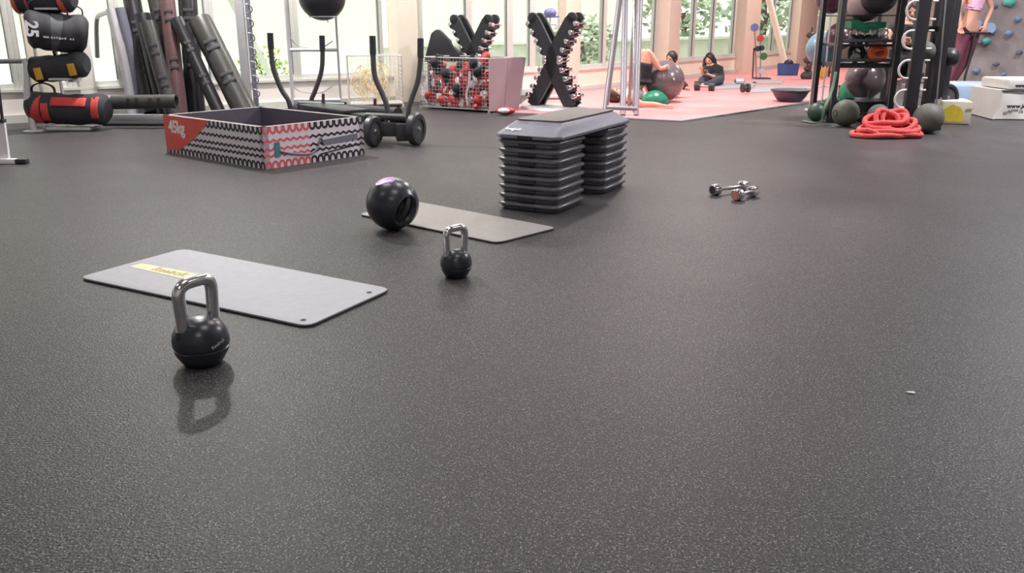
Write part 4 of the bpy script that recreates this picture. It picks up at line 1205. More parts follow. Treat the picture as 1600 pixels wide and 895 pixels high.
def glove(mm, lab, group):
    t = thing('training_glove', lab, 'glove', (0, 0, 0), group=group)
    q = MB(); q.ball((0, 0, .10), .085, (.8, .62, 1.1), 20, fn=lambda v: v * (1 + .10 * noise.noise(v * 1.7))); q.tube([(0, 0, .0), (0, 0, .07)], [.050, .046], 16); q.build('glove_body', mm[0], t, local=True)
    q = MB(); q.tube(sm([(.05, 0, .05), (.09, 0, .09), (.085, 0, .14)], 5), [.022] * 6 + [.028] * 5, 12); q.build('thumb', mm[0], t, local=True)
    q = MB(); q.tube([(0, 0, -.02), (0, 0, .035)], [.053, .053], 18); q.build('wrist_band', mm[1], t, local=True)
    return t
g1 = glove(('red', 'whitecloth'), 'red training glove with a white wrist band heaped in the grey wire basket', 'red gloves in the grey wire basket')
g2 = glove(('blackfab', 'red'), 'black training glove with a red wrist band heaped in the grey wire basket', 'black gloves in the grey wire basket')
g3 = glove(('whitecloth', 'red'), 'white training glove with a red wrist band heaped in the grey wire basket', 'white gloves in the grey wire basket')
srcs = [g1, g2, g3, g1, g1, g2]
first = {g1.name: True, g2.name: True, g3.name: True}
cnt = 0
for j in range(5):
    for i in range(6):
        for kdep in (0, 1):
            s_ = srcs[(i * 2 + j * 5 + kdep * 3) % 6] if j < 3 else (g2 if (i + j) % 3 else g1)
            if j == 4 and (kdep or i in (2, 3)): continue
            c = a + (b - a) * ((i + .75) / 7.0) + dep * (.20 + .42 * kdep) + V(random.uniform(-.02, .02), random.uniform(-.02, .02), .09 + j * .118)
            rot = (random.uniform(-1.2, 1.2), random.uniform(-1.4, 1.4), random.uniform(0, 6.28))
            if first[s_.name]: s_.location = c; s_.rotation_euler = rot; first[s_.name] = False
            else: dup(s_, c, rot=rot)
# straps hanging among the gloves
for i in range(9):
    x = a + (b - a) * ((i + .6) / 9.4) + dep * .06
    q = MB(); q.tube(sm([x + V(0, 0, .50 - .03 * (i % 3)), x + V(.03 * math.sin(i), .0, .36), x + V(-.05 * math.cos(i * 2), 0, .22), x + V(.04 * math.sin(i * 3), 0, .08)], 6), .011, 6, flat=((0, 1, 0), .35, 1.5))
    tag(q.build('wrist_wrap', 'red' if i % 3 else 'whitecloth'), ('red wrist wrap hanging just inside the grey wire basket' if i % 3 else 'white wrist wrap hanging just inside the grey wire basket'), 'strap', group='red wraps in the grey basket' if i % 3 else 'white wraps in the grey basket')
# red and white shoe-like pad beside it
g = G(790, 180)
t = thing('focus_pad', 'red and white pad lying on the floor at the foot of the side board', 'pad', g + V(0, .02, 0))
q = MB(); q.ball(g + V(0, .02, .052), .095, (1.25, .7, .50), 24); q.build('pad_rim', 'red', t)
q = MB(); q.ball(g + V(-.02, -.022, .058), .075, (1.0, .6, .42), 20); q.build('pad_face', 'whitecloth', t)
# black padded wedge and seat behind the basket
Yw = 11.9
t = thing('padded_bench', 'black padded wedge bench standing behind the grey wire basket', 'bench', (P(695, 170, Yw).x, Yw, 0))
pf = lambda px, py: (P(px, py, Yw).x, P(px, py, Yw).z)
q = MB(); q.prism([pf(664, 96), pf(675, 52), pf(682, 46), pf(687, 46), pf(705, 64), pf(706, 75), pf(720, 80), pf(730, 96)], -.16, .16, fn=lambda v: V(v.x, Yw + v.z, v.y), bevel=.02); q.build('wedge_pad', 'rubber', t)
q = MB()
for x in (pf(672, 96)[0], pf(722, 96)[0]):
    q = MB(); q.box((x, Yw, pf(672, 96)[1] / 2), (.05, .26, pf(672, 96)[1]), bevel=.005); q.build('leg', 'dark', t)
# ================================================================== X-SHAPED DUMBBELL RACKS
def small_dumb(lab, group):
    t = thing('dumbbell', lab, 'dumbbell', (0, 0, 0), group=group)
    q = MB(); q.tube([(0, -.075, 0), (0, .075, 0)], .013, 10); q.build('handle', 'chrome', t, local=True)
    for s_ in (-1, 1):
        q = MB(); q.tube([(0, s_ * .062, 0), (0, s_ * .068, 0), (0, s_ * .122, 0), (0, s_ * .130, 0)], [.026, .033, .033, .022], 8); q.build('head', 'chrome', t, local=True)
    return t
def xrack(cx, cy, H, W, lab, glab, rz=0.0, lower=True):
    R = Matrix.Rotation(rz, 3, 'Z')
    t = thing('dumbbell_rack', lab, 'dumbbell rack', (cx, cy, 0))
    loc = Vector((cx, cy, 0))
    # oval steel base
    q = MB(); q.lathe([(0, .002), (1.0, .002), (1.04, .02), (1.0, .05), (.93, .058), (0, .058)], (0, 0, 0), 48)
    for v in q.bm.verts: v.co = V(v.co.x * W * .80, v.co.y * .34, v.co.z) 
    for v in q.bm.verts: v.co = R @ v.co
    q.build('base', 'silver', t, local=True)
    # two limbs crossing at the middle: centre line bows inward
    def cl(s, u):   # s=-1: bottom left to top right ; u 0..1
        z = .058 + (H - .10) * u
        w_ = (u - .5) * 2
        x = s * (-1) * (-W * .5) * (abs(w_) ** 1.25) * (1 if w_ > 0 else -1)
        return V(x, 0, z)
    dl = []
    for s in (-1, 1):
        for dy in (-.085, .085):
            q = MB(); n = 26; rings = []
            for i in range(n + 1):
                u = i / n; p = cl(s, u); dt = (cl(s, min(1, u + .01)) - cl(s, max(0, u - .01))).normalized(); nx = V(dt.z, 0, -dt.x)
                hw = .074 + .02 * math.exp(-((u - .5) / .2) ** 2)
                if u > .97: hw *= .8
                rings.append([q.bm.verts.new(R @ (p + nx * hw * sx + V(0, dy + sy, 0))) for sx, sy in ((-1, -.022), (1, -.022), (1, .022), (-1, .022))])
            for A, B in zip(rings, rings[1:]):
                for k in range(4): q._f([A[k], A[(k + 1) % 4], B[(k + 1) % 4], B[k]])
            q._f(rings[0][::-1]); q._f(rings[-1])
            for dz in (H - .045,):
                p = cl(s, 1.0); q.tube([R @ (p + V(0, dy - .022, -.004)), R @ (p + V(0, dy + .022, -.004))], .066, 20)
            q.build('limb', 'rubber', t, local=True)
        # scalloped cradles on the outer edge
        for i in range(10):
            u = .055 + .10 * i
            if .44 < u < .50: pass
            p = cl(s, u); dt = (cl(s, u + .01) - cl(s, u - .01)).normalized(); nx = V(dt.z, 0, -dt.x)
            outer = 1 if p.x > 0 else -1
            nx = nx if nx.x * outer > 0 else -nx
            if abs(u - .5) < .06: outer = 1
            q = MB()
            c = p + nx * .094
            q.box(R @ (c - V(0, 0, .022) - nx * .012), (.055, .215, .030), mtx=R @ Matrix.Rotation(-outer * .5, 3, 'Y'), bevel=.006); q.build('cradle', 'rubber', t, local=True)
            dl.append((loc + R @ (c + V(outer * .012, 0, .028)), s, i))
    proto = None
    ords = ['lowest', 'second', 'third', 'fourth', 'fifth', 'sixth', 'seventh', 'eighth', 'ninth', 'topmost']
    for p, s, i in dl:
        lb = 'chrome dumbbell, %s of ten along the %s limb of the %s X rack' % (ords[i], 'left-leaning' if s < 0 else 'right-leaning', glab)
        if proto is None: proto = small_dumb(lb, 'dumbbells of the %s X rack' % glab); proto.location = p; proto.rotation_euler = (0, 0, rz)
        else: dup(proto, p, rz, lb)
    return t
g = G(866, 172)
W_ = 66 / ppm(g.y)
xrack(g.x, g.y, P(866, 22, g.y).z, .56, 'black X shaped rack of chrome dumbbells on an oval base behind the step platform', 'right', rz=-.55)
g = G(742, 158)
xrack(P(743, 150, 12.25).x, 12.25, P(743, 25, 12.25).z, .56, 'black X shaped dumbbell rack partly hidden behind the grey wire basket', 'left', rz=-.55)

# ---- barbell racks of the group class (pole stand with coloured collars and a plate tree)
def pump_rack(c, H, lab, cap, ball_z):
    t = thing('barbell_stand', lab, 'barbell stand', c)
    q = MB(); q.box(c + V(0, 0, .03), (.42, .34, .03), bevel=.008)
    q.build('base', 'silver', t)
    for dx in (-.16, .0, .16):
        q = MB(); q.tube([c + V(dx, 0, .04), c + V(dx * .8, 0, H)], .012, 8); q.build('pole', 'silver', t)
    for z in (.30, .62, .92):
        q = MB(); q.tube([c + V(-.17, 0, H * z), c + V(.17, 0, H * z)], .009, 6); q.build('shelf_bar', 'silver', t)
    for i, (z, mm) in enumerate(((.10, 'dark'), (.42, 'dark'), (.26, 'stepgrey'))):
        q = MB(); q.tube([c + V(-.03 + .02 * i, -.05, H * z), c + V(-.03 + .02 * i, .05, H * z)], .06, 20); q.build('plate', mm, t)
    q = MB(); q.ball(c + V(0, 0, H + .07), .085, (1.1, .9, .8), 20); q.tube([c + V(-.12, 0, H + .01), c + V(.13, 0, H + .02)], .012, 8); q.build('cap', cap, t)
    return t
M['capblue'] = mat('slate_blue_vinyl', (110, 118, 170), .4); M['capred'] = mat('red_plate', (190, 70, 70), .4); M['capgreen'] = mat('green_plate', (60, 110, 70), .4)
p = P(858, 150, 12.75); H_ = P(858, 30, 12.75).z
pump_rack(V(p.x, 12.75, .016), H_, 'silver stand with a blue cap seen between the arms of the right X rack', 'capblue', 0)
q = P(1190, 118, 17.4); base = V(q.x, 17.4, .016)
t = thing('plate_tree', 'tall stand of bars with coloured discs beside the far tan column', 'stand', base)
for i, (px0, px1, py0, py1) in enumerate(((1176, 1178, 120, 75), (1182, 1179, 118, 45), (1188, 1188, 120, 50))):
    a = P(px0, py0, 17.4); b = P(px1, py1, 17.4); a.z = .03
    m_ = MB(); m_.tube([a, b], .014, 8); m_.build('bar', 'steel' if i else 'dark', t)
m_ = MB(); m_.box(base + V(0, 0, .012), (.30, .3, .02), bevel=.004); m_.build('base', 'dark', t)
for (px, py, r, mm) in ((1179, 43, .075, 'capblue'), (1188, 60, .065, 'capred'), (1190, 75, .05, 'dark'), (1184, 76, .05, 'dark'), (1193, 88, .07, 'capgreen'), (1191, 112, .06, 'silver')):
    c = P(px, py, 17.36); m_ = MB(); m_.tube([c - V(0, .03, 0), c + V(0, .03, 0)], [r, r], 24); m_.build('disc', mm, t)

# ================================================================== TUBULAR TRIPOD FRAME behind the step
t = thing('pull_up_station', 'tall frame of silver tubes standing between the step and the lying woman', 'frame', G(972, 178, .016))
for (x0, y0, x1, y1, Y0, Y1, r, mm) in ((945, 177, 976, -60, 10.9, 11.3, .036, 'tube'), (973, 180, 978, -60, 10.65, 11.2, .036, 'tube'), (994, 180, 1002, -60, 10.65, 11.1, .032, 'tube'), (983, 165, 996, -60, 11.6, 11.4, .024, 'tube'), (990, 175, 990, -60, 11.0, 11.3, .014, 'steel')):
    a = G(x0, y0, .018); b = P(x1, y1, Y1)
    d = (b - a).normalized(); b2 = a + d * ((2.35 - a.z) / d.z)
    q = MB(); q.tube([a, b2], r, 14); q.build('tube', mm, t)
q = MB(); a = G(949, 168, .12); b = G(996, 170, .12); q.tube([a, b], .026, 12); q.build('lower_bar', 'tube', t)
top = [ch for ch in t.children]
q = MB(); q.ball(P(988, -178, 11.15), .09, seg=16); 
q.bm.free()

# ================================================================== FLOOR GEAR on the salmon flooring
# pale floor mats beyond
for i, (pts, lab) in enumerate((([(1112, 140), (1122, 131), (1182, 129), (1176, 138)], 'pale grey floor pad nearest the sitting woman'), ([(1172, 145), (1180, 136), (1262, 134), (1268, 143)], 'pale grey floor pad behind the domed trainer'), ([(1175, 131), (1180, 127), (1225, 127), (1222, 131)], 'small pale pad by the far tan column'))):
    cs = [G(*p, .016) for p in pts]
    q = MB(); q.prism([(p.x, p.y) for p in cs], .0165, .032, bevel=.003)
    tag(q.build('floor_pad', 'matgrey'), lab, 'floor pad', group='pale pads on the salmon flooring')
def small_weight(px, py, lab, L_=.22, r=.055, ang=.3, z=.016):
    g = G(px, py, z); c = g + V(0, .03, r + .002)
    t = thing('dumbbell', lab, 'dumbbell', g + V(0, .03, 0))
    d = V(math.cos(ang), math.sin(ang), 0)
    q = MB(); q.tube([c - d * L_ / 2, c + d * L_ / 2], .014, 10); q.build('handle', 'steel', t)
    for s_ in (-1, 1):
        q = MB(); q.tube([c + d * s_ * L_ * .25, c + d * s_ * (L_ / 2 + .01)], r, 18); q.build('head', 'rubber', t)
small_weight(1101, 142, 'black dumbbell on the floor in front of the sitting woman', .30, .075, -.4)
small_weight(1165, 145, 'stubby black dumbbell standing alone on the pale pad', .10, .07, .2, z=.034)
g = G(1155, 131, .036)
t = thing('hand_weight', 'small translucent grey weight near the base of the far tan column', 'weight', g)
q = MB(); q.tube([g + V(-.07, 0, .05), g + V(.07, 0, .05)], [.05, .05], 18); q.build('body', 'silver', t); q = MB(); q.tube([g + V(-.09, 0, .05), g + V(.09, 0, .05)], .02, 10); q.build('core', 'dark', t)
# upturned dome
g = G(1237, 161)
t = thing('balance_dome', 'dark slate balance dome turned upside down like a bowl at the flooring edge', 'balance trainer', g + V(0, .1, 0))
r = 30 / ppm(g.y); c = g + V(0, .1, 0)
hh = P(1237, 141, g.y).z
q = MB(); q.lathe([(0, .012), (r * .45, .012), (r * .62, .022), (r * .82, hh * .5), (r * .95, hh - .02), (r, hh - .015), (r * 1.01, hh), (r * .96, hh + .004), (0, hh + .006)], c, 44); q.build('dome', 'bosu', t)
q = MB(); q.tube([c + V(r * math.cos(a), r * math.sin(a), hh - .004) for a in [2 * PI * k / 44 for k in range(44)]], .010, 8, closed=True); q.build('rim', 'rubber', t)
q = MB(); q.tube([G(1196, 157, .022), G(1244, 156, .022) + V(.0, .0, 0)], .008, 6); 
q.bm.free()
a, b = P(1258, 138, 12.9), P(1312, 133, 12.9)
q = MB(); 
t = thing('bar_stand', 'thin silver bar on two low feet right of the upturned dome', 'bar', V((a.x + b.x) / 2, 12.9, .016))
q.tube([a, b], .011, 10); q.build('bar', 'steel', t)
for p in (a, b):
    q = MB(); q.tube([V(p.x, p.y, .017), p], .014, 8); q.build('foot', 'dark', t)
# blue tub and black ball inside it
g = G(1231, 112, .016); Yt = 18.6; g = P(1231, 112, Yt); g.z = .016
t = thing('storage_tub', 'blue storage tub at the foot of the far column', 'tub', g)
q = MB(); q.lathe([(0, .0), (.34, .0), (.38, .30), (.355, .30), (.33, .03), (0, .03)], (0, 0, .0), 36)
for v in q.bm.verts: v.co = V(v.co.x * .62, v.co.y * .45, v.co.z * .8) + g
q.build('tub_shell', 'deepblue', t)
q = MB(); q.ball(g + V(0, 0, .24), .09, (1.1, .9, 1), 20); tag(q.build('tub_ball', 'rubber'), 'black ball resting in the blue tub', 'ball')
# far right clutter : yellow figure-shaped pad, dark weights, red rail
g = P(1287, 118, 17.2); g.z = .016
q = MB(); q.ball(g + V(0, 0, .12), .10, (.8, .6, 1.2), 16, fn=lambda v: v * (1 + .35 * noise.noise(v * 2))); tag(q.build('foam_roller', 'yelfab'), 'small mustard foam piece below the blue ball', 'foam roller')
t = thing('barrier', 'dark red slatted barrier behind the pale blue ball', 'barrier', V(P(1277, 118, 17.9).x, 17.9, .016))
for i in range(9):
    x = P(1262 + i * 5, 100, 17.9).x; q = MB(); q.box((x, 17.9, .24), (.035, .03, .44), bevel=.003); q.build('slat', 'brown', t)
for z in (.12, .42):
    q = MB(); q.box((P(1281, 100, 17.9).x, 17.87, z), (.62, .03, .04)); q.build('rail', 'brown', t)
t = thing('weight_stack', 'dark column of weights left of the pale blue ball', 'weight stand', V(P(1260, 110, 17.3).x, 17.3, .016))
q = MB(); x = P(1260, 110, 17.3).x; q.tube([V(x, 17.3, .017), V(x + .03, 17.3, 1.0)], .015, 8); q.build('post', 'dark', t)
for z, r_ in ((.85, .09), (.72, .07), (.38, .10), (.22, .08), (.08, .13)):
    q = MB(); q.ball(V(x + .02, 17.3, z), r_, (1, .8, .7), 14); q.build('weight', 'dark2', t)

# ================================================================== BALL RACK (light ring frame) with exercise balls, left of the big rack
Yr = 11.0
t = thing('ball_stand', 'light ring stand behind the left post of the black rack', 'ball stand', V(P(1302, 130, Yr).x, Yr, .0))
xs = [P(1283, 60, Yr).x, P(1306, 60, Yr).x]
zt = P(1290, 24, Yr).z
cx_ = P(1300, 24, Yr).x
q = MB(); q.tube([V(cx_ + .16 * math.cos(a), Yr + .16 * math.sin(a), zt) for a in [2 * PI * k / 32 for k in range(32)]], .012, 8, closed=True); q.build('top_ring', 'silver', t)
for a in (0.6, 2.5, 4.3):
    q = MB(); q.tube([V(cx_ + .16 * math.cos(a), Yr + .16 * math.sin(a), .02), V(cx_ + .16 * math.cos(a), Yr + .16 * math.sin(a), zt)], .010, 8); q.build('upright', 'silver', t)
q = MB(); q.tube([V(cx_ + .2 * math.cos(a), Yr + .2 * math.sin(a), .015) for a in [2 * PI * k / 32 for k in range(32)]], .014, 8, closed=True); q.build('floor_ring', 'silver', t)
def exball(px, py, rpx, Y, mm, lab, name='exercise_ball', sc=(1, 1, 1), plug=True, z=None, group=None, ridges=0):
    c = P(px, py, Y); r = rpx / ppm(Y, c.z)
    if z is not None: c.z = z + r * sc[2]
    t = thing(name, lab, 'exercise ball' if name == 'exercise_ball' else 'ball', V(c.x, c.y, c.z - r * sc[2]), group=group)
    q = MB(); q.ball(c, r, sc, 48); o = q.build('ball_shell', mm, t)
    if plug:
        d = (Vector(cam.location) - c).normalized(); d = (d + V(.5, 0, .1)).normalized()
        R = d.to_track_quat('Z', 'Y').to_matrix()
        q = MB(); q.lathe([(0, .004), (.012, .004), (.016, 0)], c + d * r * .998, 14, R); q.build('valve_plug', 'silver', t)
    for k in range(ridges):
        ph = (k - (ridges - 1) / 2) * .16
        q = MB(); rr = r * math.cos(ph) * 1.001; q.tube([c + V(rr * math.cos(a), rr * math.sin(a), r * math.sin(ph)) for a in [2 * PI * i / 40 for i in range(40)]], .002, 4, closed=True); q.build('ridge', mm, t)
    return c, r
exball(1299, -3, 24, 11.0, 'ballmaroon', 'plum exercise ball resting on top of the light ring stand')
exball(1286, 76, 26, 11.4, 'ballblue', 'pale steel blue exercise ball hanging beside the light ring stand', ridges=3)
exball(1312, 57, 21, 11.0, 'ballmaroon', 'glossy plum grey exercise ball between the blue ball and the black rack')

# ================================================================== BIG BLACK STORAGE RACK
Ya = 9.75
xL, xR = P(1301, 150, Ya).x, P(1391, 150, Ya).x
D_ = .60
t = thing('storage_rack', 'black steel shelf rack of balls and weights at the right', 'storage rack', V((xL + xR) / 2, Ya + D_ / 2, 0))
zT = 2.1
for x, y, w_ in ((xL, Ya, .075), (xR, Ya, .085), (xL, Ya + D_, .06), (xR, Ya + D_, .06)):
    q = MB(); q.box((x, y, zT / 2 + .004), (w_, .07, zT), bevel=.008); po = q.build('post', 'dark', t)
    q = MB(); q.box((x - w_ * .38, y - .04, zT / 2), (.008, .012, zT * .96)); q.build('bright_edge', 'steel', po)
rack = t
shelf_z = [P(1345, 176, Ya).z, P(1345, 99, Ya).z, P(1345, 66, Ya).z - .02, P(1345, 22, Ya).z, P(1345, -40, Ya).z]
shelf_z[0] = .10
for k, z in enumerate(shelf_z):
    hz = .05 if k in (1,) else .028
    q = MB(); q.box(((xL + xR) / 2, Ya + D_ / 2, z - hz / 2), (xR - xL - .04, D_ - .04, hz if k != 3 else .012), bevel=.004); q.build('shelf', 'dark', t)
    if k in (1, 2):
        q = MB(); q.box(((xL + xR) / 2, Ya - .01, z + .035), (xR - xL - .05, .02, .035), bevel=.004); q.build('shelf_lip', 'dark2', t)
# contents: name, pixel, Y
def on_shelf(px, k): return P(px, 100, Ya + .2).x, shelf_z[k]
# shelf 0 (bottom): black tray
x, z = on_shelf(1365, 0)
t = thing('rubber_tub', 'black rubber tub on the lowest shelf of the black rack', 'tub', V(x, Ya + .28, z))
q = MB(); q.lathe([(0, 0), (.19, 0), (.24, .12), (.225, .12), (.18, .02), (0, .02)], V(x, Ya + .28, z), 36); q.build('tub_shell', 'rubber', t)
q = MB(); q.tube([V(x + .235 * math.cos(a), Ya + .28 + .235 * math.sin(a), z + .122) for a in [2 * PI * k / 36 for k in range(36)]], .012, 6, closed=True); q.build('rim', 'rubber', t)
exball(1352, 124, 30, Ya + .75, 'ballgrey', 'large glossy grey exercise ball seen through the lower bay of the black rack')
exball(1338, 150, 27, Ya + 1.3, 'ballgreen', 'green ball on the floor behind the lower bay of the black rack', plug=False, z=0.0)
# shelf 1: black wheel, small grey ball, kettlebells, orange disc
x, z = on_shelf(1336, 1)
t = thing('ab_wheel', 'black ring roller on the left of the middle shelf', 'wheel', V(x, Ya + .2, z))
q = MB(); c = V(x, Ya + .2, z + .105); q.tube([c + V(.075 * math.cos(a), 0, .075 * math.sin(a)) for a in [2 * PI * k / 30 for k in range(30)]], .027, 12, closed=True); q.build('ring', 'rubber', t)
q = MB(); q.tube([c + V(0, -.07, 0), c + V(0, .07, 0)], .016, 12)
for a in (0, 2.1, 4.2): q.tube([c, c + V(.06 * math.cos(a), 0, .06 * math.sin(a))], .008, 6)
q.build('axle', 'dark2', t)
exball(1337, 88, 7.5, Ya + .06, 'rubber_grey', 'small grey ball in front of the ring roller on the middle shelf', name='small_ball', plug=False, z=shelf_z[1] + .001)
def bell(x, y, z, s, lab, mm='rubber'):
    t = thing('kettlebell', lab, 'kettlebell', V(x, y, z)); c = V(x, y, z)
    q = MB(); q.lathe([(0, .001), (.05 * s, .001), (.085 * s, .05 * s), (.09 * s, .085 * s), (.075 * s, .13 * s), (.03 * s, .16 * s), (0, .163 * s)], c, 28); q.build('body', mm, t)
    q = MB(); q.tube(sm([c + V(-.05 * s, 0, .135 * s), c + V(-.062 * s, 0, .20 * s), c + V(-.03 * s, 0, .25 * s), c + V(.03 * s, 0, .25 * s), c + V(.062 * s, 0, .20 * s), c + V(.05 * s, 0, .135 * s)], 6), .015 * s, 12); q.build('handle', 'chrome', t)
bell(P(1359, 90, Ya + .15).x, Ya + .15, shelf_z[1], .82, 'steel handled kettlebell between the ring roller and the orange disc')
c = P(1378, 88, Ya - .02); r = 15.5 / ppm(Ya)
t = thing('weight_disc', 'orange weight disc with a centre handle on the middle shelf', 'weight plate', V(c.x, Ya + .04, shelf_z[1]))
cc = V(c.x - .02, Ya + .06, shelf_z[1] + r + .002)
R = V(0, -1, .12).normalized().to_track_quat('Z', 'Y').to_matrix()
q = MB(); q.lathe([(0, -.03), (r * .9, -.03), (r, -.015), (r, .015), (r * .9, .03), (r * .72, .03), (r * .66, .012), (r * .3, .012), (r * .26, .03), (0, .034)], cc, 40, R); q.build('disc', 'orange', t)
q = MB(); q.tube([cc + V(-.05, -.045, .0), cc + V(.05, -.045, .02)], .010, 8); q.build('grip', 'brown', t)
# shelf 2: row of black kettlebells / dumbbells
xs = [1333, 1345, 1357, 1369, 1381]
for i, px in enumerate(xs):
    x = P(px, 60, Ya + .2).x
    bell(x, Ya + .2 + .02 * (i % 2), shelf_z[2], .62, 'black kettlebell on the upper middle shelf, %s from the left' % ('first', 'second', 'third', 'fourth', 'fifth')[i])
# green folded half balls above them : resting on shelf 3
z3 = shelf_z[2] + .17
t = thing('green_pad', 'green flat rubber pad lying in folds over the kettlebells', 'pad', V(P(1340, 45, Ya + .15).x, Ya + .2, z3))
xx = [P(px, 42, Ya + .1).x for px in (1326, 1335, 1348, 1357, 1370, 1384)]
q = MB()
q.prism([(xx[0], P(0, 32, Ya).z), (xx[1], P(0, 30, Ya).z), (xx[2], P(0, 36, Ya).z), (xx[3], P(0, 41, Ya).z), (xx[3] - .01, P(0, 52, Ya).z), (xx[2], P(0, 49, Ya).z), (xx[0] + .01, P(0, 44, Ya).z)], 0, .34, fn=lambda v: V(v.x, Ya + .04 + v.z, v.y), bevel=.01); q.build('left_fold', 'ballgreen', t)
q = MB(); q.prism([(xx[3] - .02, P(0, 36, Ya).z), (xx[5], P(0, 34, Ya).z), (xx[5], P(0, 43, Ya).z), (xx[4], P(0, 46, Ya).z), (xx[3] - .02, P(0, 45, Ya).z)], 0, .30, fn=lambda v: V(v.x, Ya + .09 + v.z, v.y), bevel=.01); q.build('right_fold', 'ballgreen', t)
exball(1352, 6, 27, Ya + .33, 'mauve', 'mauve ball on the top visible shelf of the black rack', plug=False)
exball(1374, -6, 27, Ya + .02, 'rubber', 'dark ball in front of the mauve ball on the top shelf', plug=False, name='heavy_ball')

# ---- medicine ball tower with chrome rings, in front right
Yt = 9.0
tx0 = P(1436, 150, Yt).x
t = thing('ring_tower', 'black upright tower with a column of chrome ball rings right of the shelf rack', 'ball tower', V(tx0 + .1, Yt + .2, 0))
tower = t
def vpost(px, Y, wpx, mm='dark', z0=.004, z1=2.05, pyref=150):
    x = P(px, pyref, Y).x; q = MB(); q.box((x, Y, (z0 + z1) / 2), (wpx / ppm(Y), .07, z1 - z0), bevel=.006); return q.build('post', mm, t), x
vpost(1424, Yt, 19); vpost(1451, Yt + .45, 17); vpost(1460, Yt + .30, 16, z0=.30); vpost(1474, Yt + .75, 9)
q = MB(); q.box((P(1442, 200, Yt).x + .02, Yt + .33, .03), (.32, .72, .05), bevel=.01); q.build('base', 'dark', t)
q = MB(); q.box((P(1458, 120, Yt).x + .02, Yt + .35, 1.02), (.40, .05, .06), bevel=.006); q.build('crossbar', 'dark', t)
q = MB(); q.tube([P(1480, -20, Yt + .2), P(1462, 175, Yt + .2)], .008, 8); q.build('bright_edge', 'steel', t)
for i in range(6):
    py = 15 + (i - 1) * 46 + 1; zc = P(1424, py, Yt).z
    xp = P(1424, 150, Yt).x
    hw = .075; rr = .090
    q = MB()
    pts = [V(xp - hw, Yt - .02, zc + rr)]
    for k in range(15):
        a = PI / 2 + PI * k / 14
        pts.append(V(xp - hw - .03 + rr * 1.0 * math.cos(a) * .95, Yt - .05, zc + rr * math.sin(a)))
    pts.append(V(xp - hw, Yt - .02, zc - rr))
    q.tube(pts, .012, 10); q.build('ring', 'wire', t)
    for dz in (rr * .98, -rr * .98):
        q = MB(); q.tube([V(xp + hw, Yt - .02, zc + dz), V(xp + hw + .055, Yt - .02, zc + dz)], .010, 8); q.build('ring_stub', 'wire', t)
t = None
exball(1446, 80, 15, Yt + .25, 'rubber_grey', 'grey rubber medicine ball high in the ring tower', name='medicine_ball', plug=False)
exball(1459, 92, 13, Yt + .62, 'rubber', 'black medicine ball beside the grey one in the ring tower', name='medicine_ball', plug=False)
exball(1484, 90, 15, Yt + .55, 'rubber', 'black medicine ball at the right side of the ring tower', name='medicine_ball', plug=False)
# shiny discs low in the tower
for k, (px, py) in enumerate(((1451, 150), (1462, 158))):
    c = P(px, py, Yt + .62); q = MB(); R = V(.3, -1, .2).normalized().to_track_quat('Z', 'Y').to_matrix(); q.lathe([(0, 0), (.07, 0), (.075, .012), (.03, .02), (0, .02)], c, 24, R); q.build('chrome_cup', 'chrome', tower)
# big wheel plate leaning at the right of the tower
c = P(1479, 152, Yt + .80); r = 21 / ppm(Yt + .75)
t = thing('bumper_plate', 'black plate with a grey face leaning on the right of the ring tower', 'weight plate', V(c.x, c.y, c.z - r))
R = V(.25, -1, .1).normalized().to_track_quat('Z', 'Y').to_matrix()
q = MB(); q.lathe([(0, -.03), (r * .95, -.03), (r, -.01), (r, .02), (r * .88, .035), (r * .74, .030), (r * .7, .012), (0, .012)], c, 44, R); q.build('tyre', 'rubber', t)
q = MB(); q.lathe([(0, .013), (r * .68, .013), (r * .66, .018), (0, .02)], c, 40, R); q.build('face', 'dark2', t)
q = MB(); q.lathe([(0, .02), (.02, .02), (.02, .03), (0, .03)], c, 16, R); q.build('hub', 'chrome', t)
# balls on the floor
exball(1276, 179, 14.5, 9.8, 'darkgreen', 'bottle green rubber ball on the floor left of the black rack', name='slam_ball', plug=False, z=.005)
exball(1321, 180, 20.5, 9.35, 'olive', 'olive grey slam ball with side holes in front of the rack post', name='slam_ball', plug=False, z=.002)
ob = [o for o in COL.objects if o.name.startswith('slam_ball') and 'side holes' in o.get('label', '')][0]
for dx, dy, dz in ((-.145, -.05, .16), (.11, -.10, .06)):
    d = V(dx, dy, dz - .155).normalized(); c0 = ob.location + V(0, 0, 20.5 / ppm(9.35)); r0 = 20.5 / ppm(9.35)
    R = d.to_track_quat('Z', 'Y').to_matrix(); q = MB(); q.lathe([(0, -.01), (.02, -.006), (.032, .003), (.036, .001), (.038, -.004)], c0 + d * r0, 18, R); q.build('hand_hole', 'blackprint', ob)
exball(1372, 186, 17, 9.35, 'rubber_grey', 'dark grey slam ball behind the coral rope pile', name='slam_ball', plug=False, z=.002)
exball(1451, 182, 23, 8.75, 'rubber_grey', 'large dark slam ball on the floor in front of the ring tower', name='slam_ball', plug=False, z=.002)
exball(1300, 152, 13, 10.7, 'darkgreen', 'dark green ball behind the left post of the black rack', name='slam_ball', plug=False, z=.002)
# sage band looped by the green ball
q = MB(); pts = [G(1255, 190) + V(0, 0, .012), G(1270, 193) + V(0, -.0, .012), G(1283, 192) + V(0, 0, .015), P(1288, 170, 9.55), P(1300, 140, 9.62), P(1306, 112, 9.66)]
q.tube(sm(pts, 6), .013, 8, flat=((1, 0, 0), 1.5, .5)); tag(q.build('resistance_band', 'strapgreen'), 'sage green resistance band hanging from the left rack post to the floor', 'resistance band')
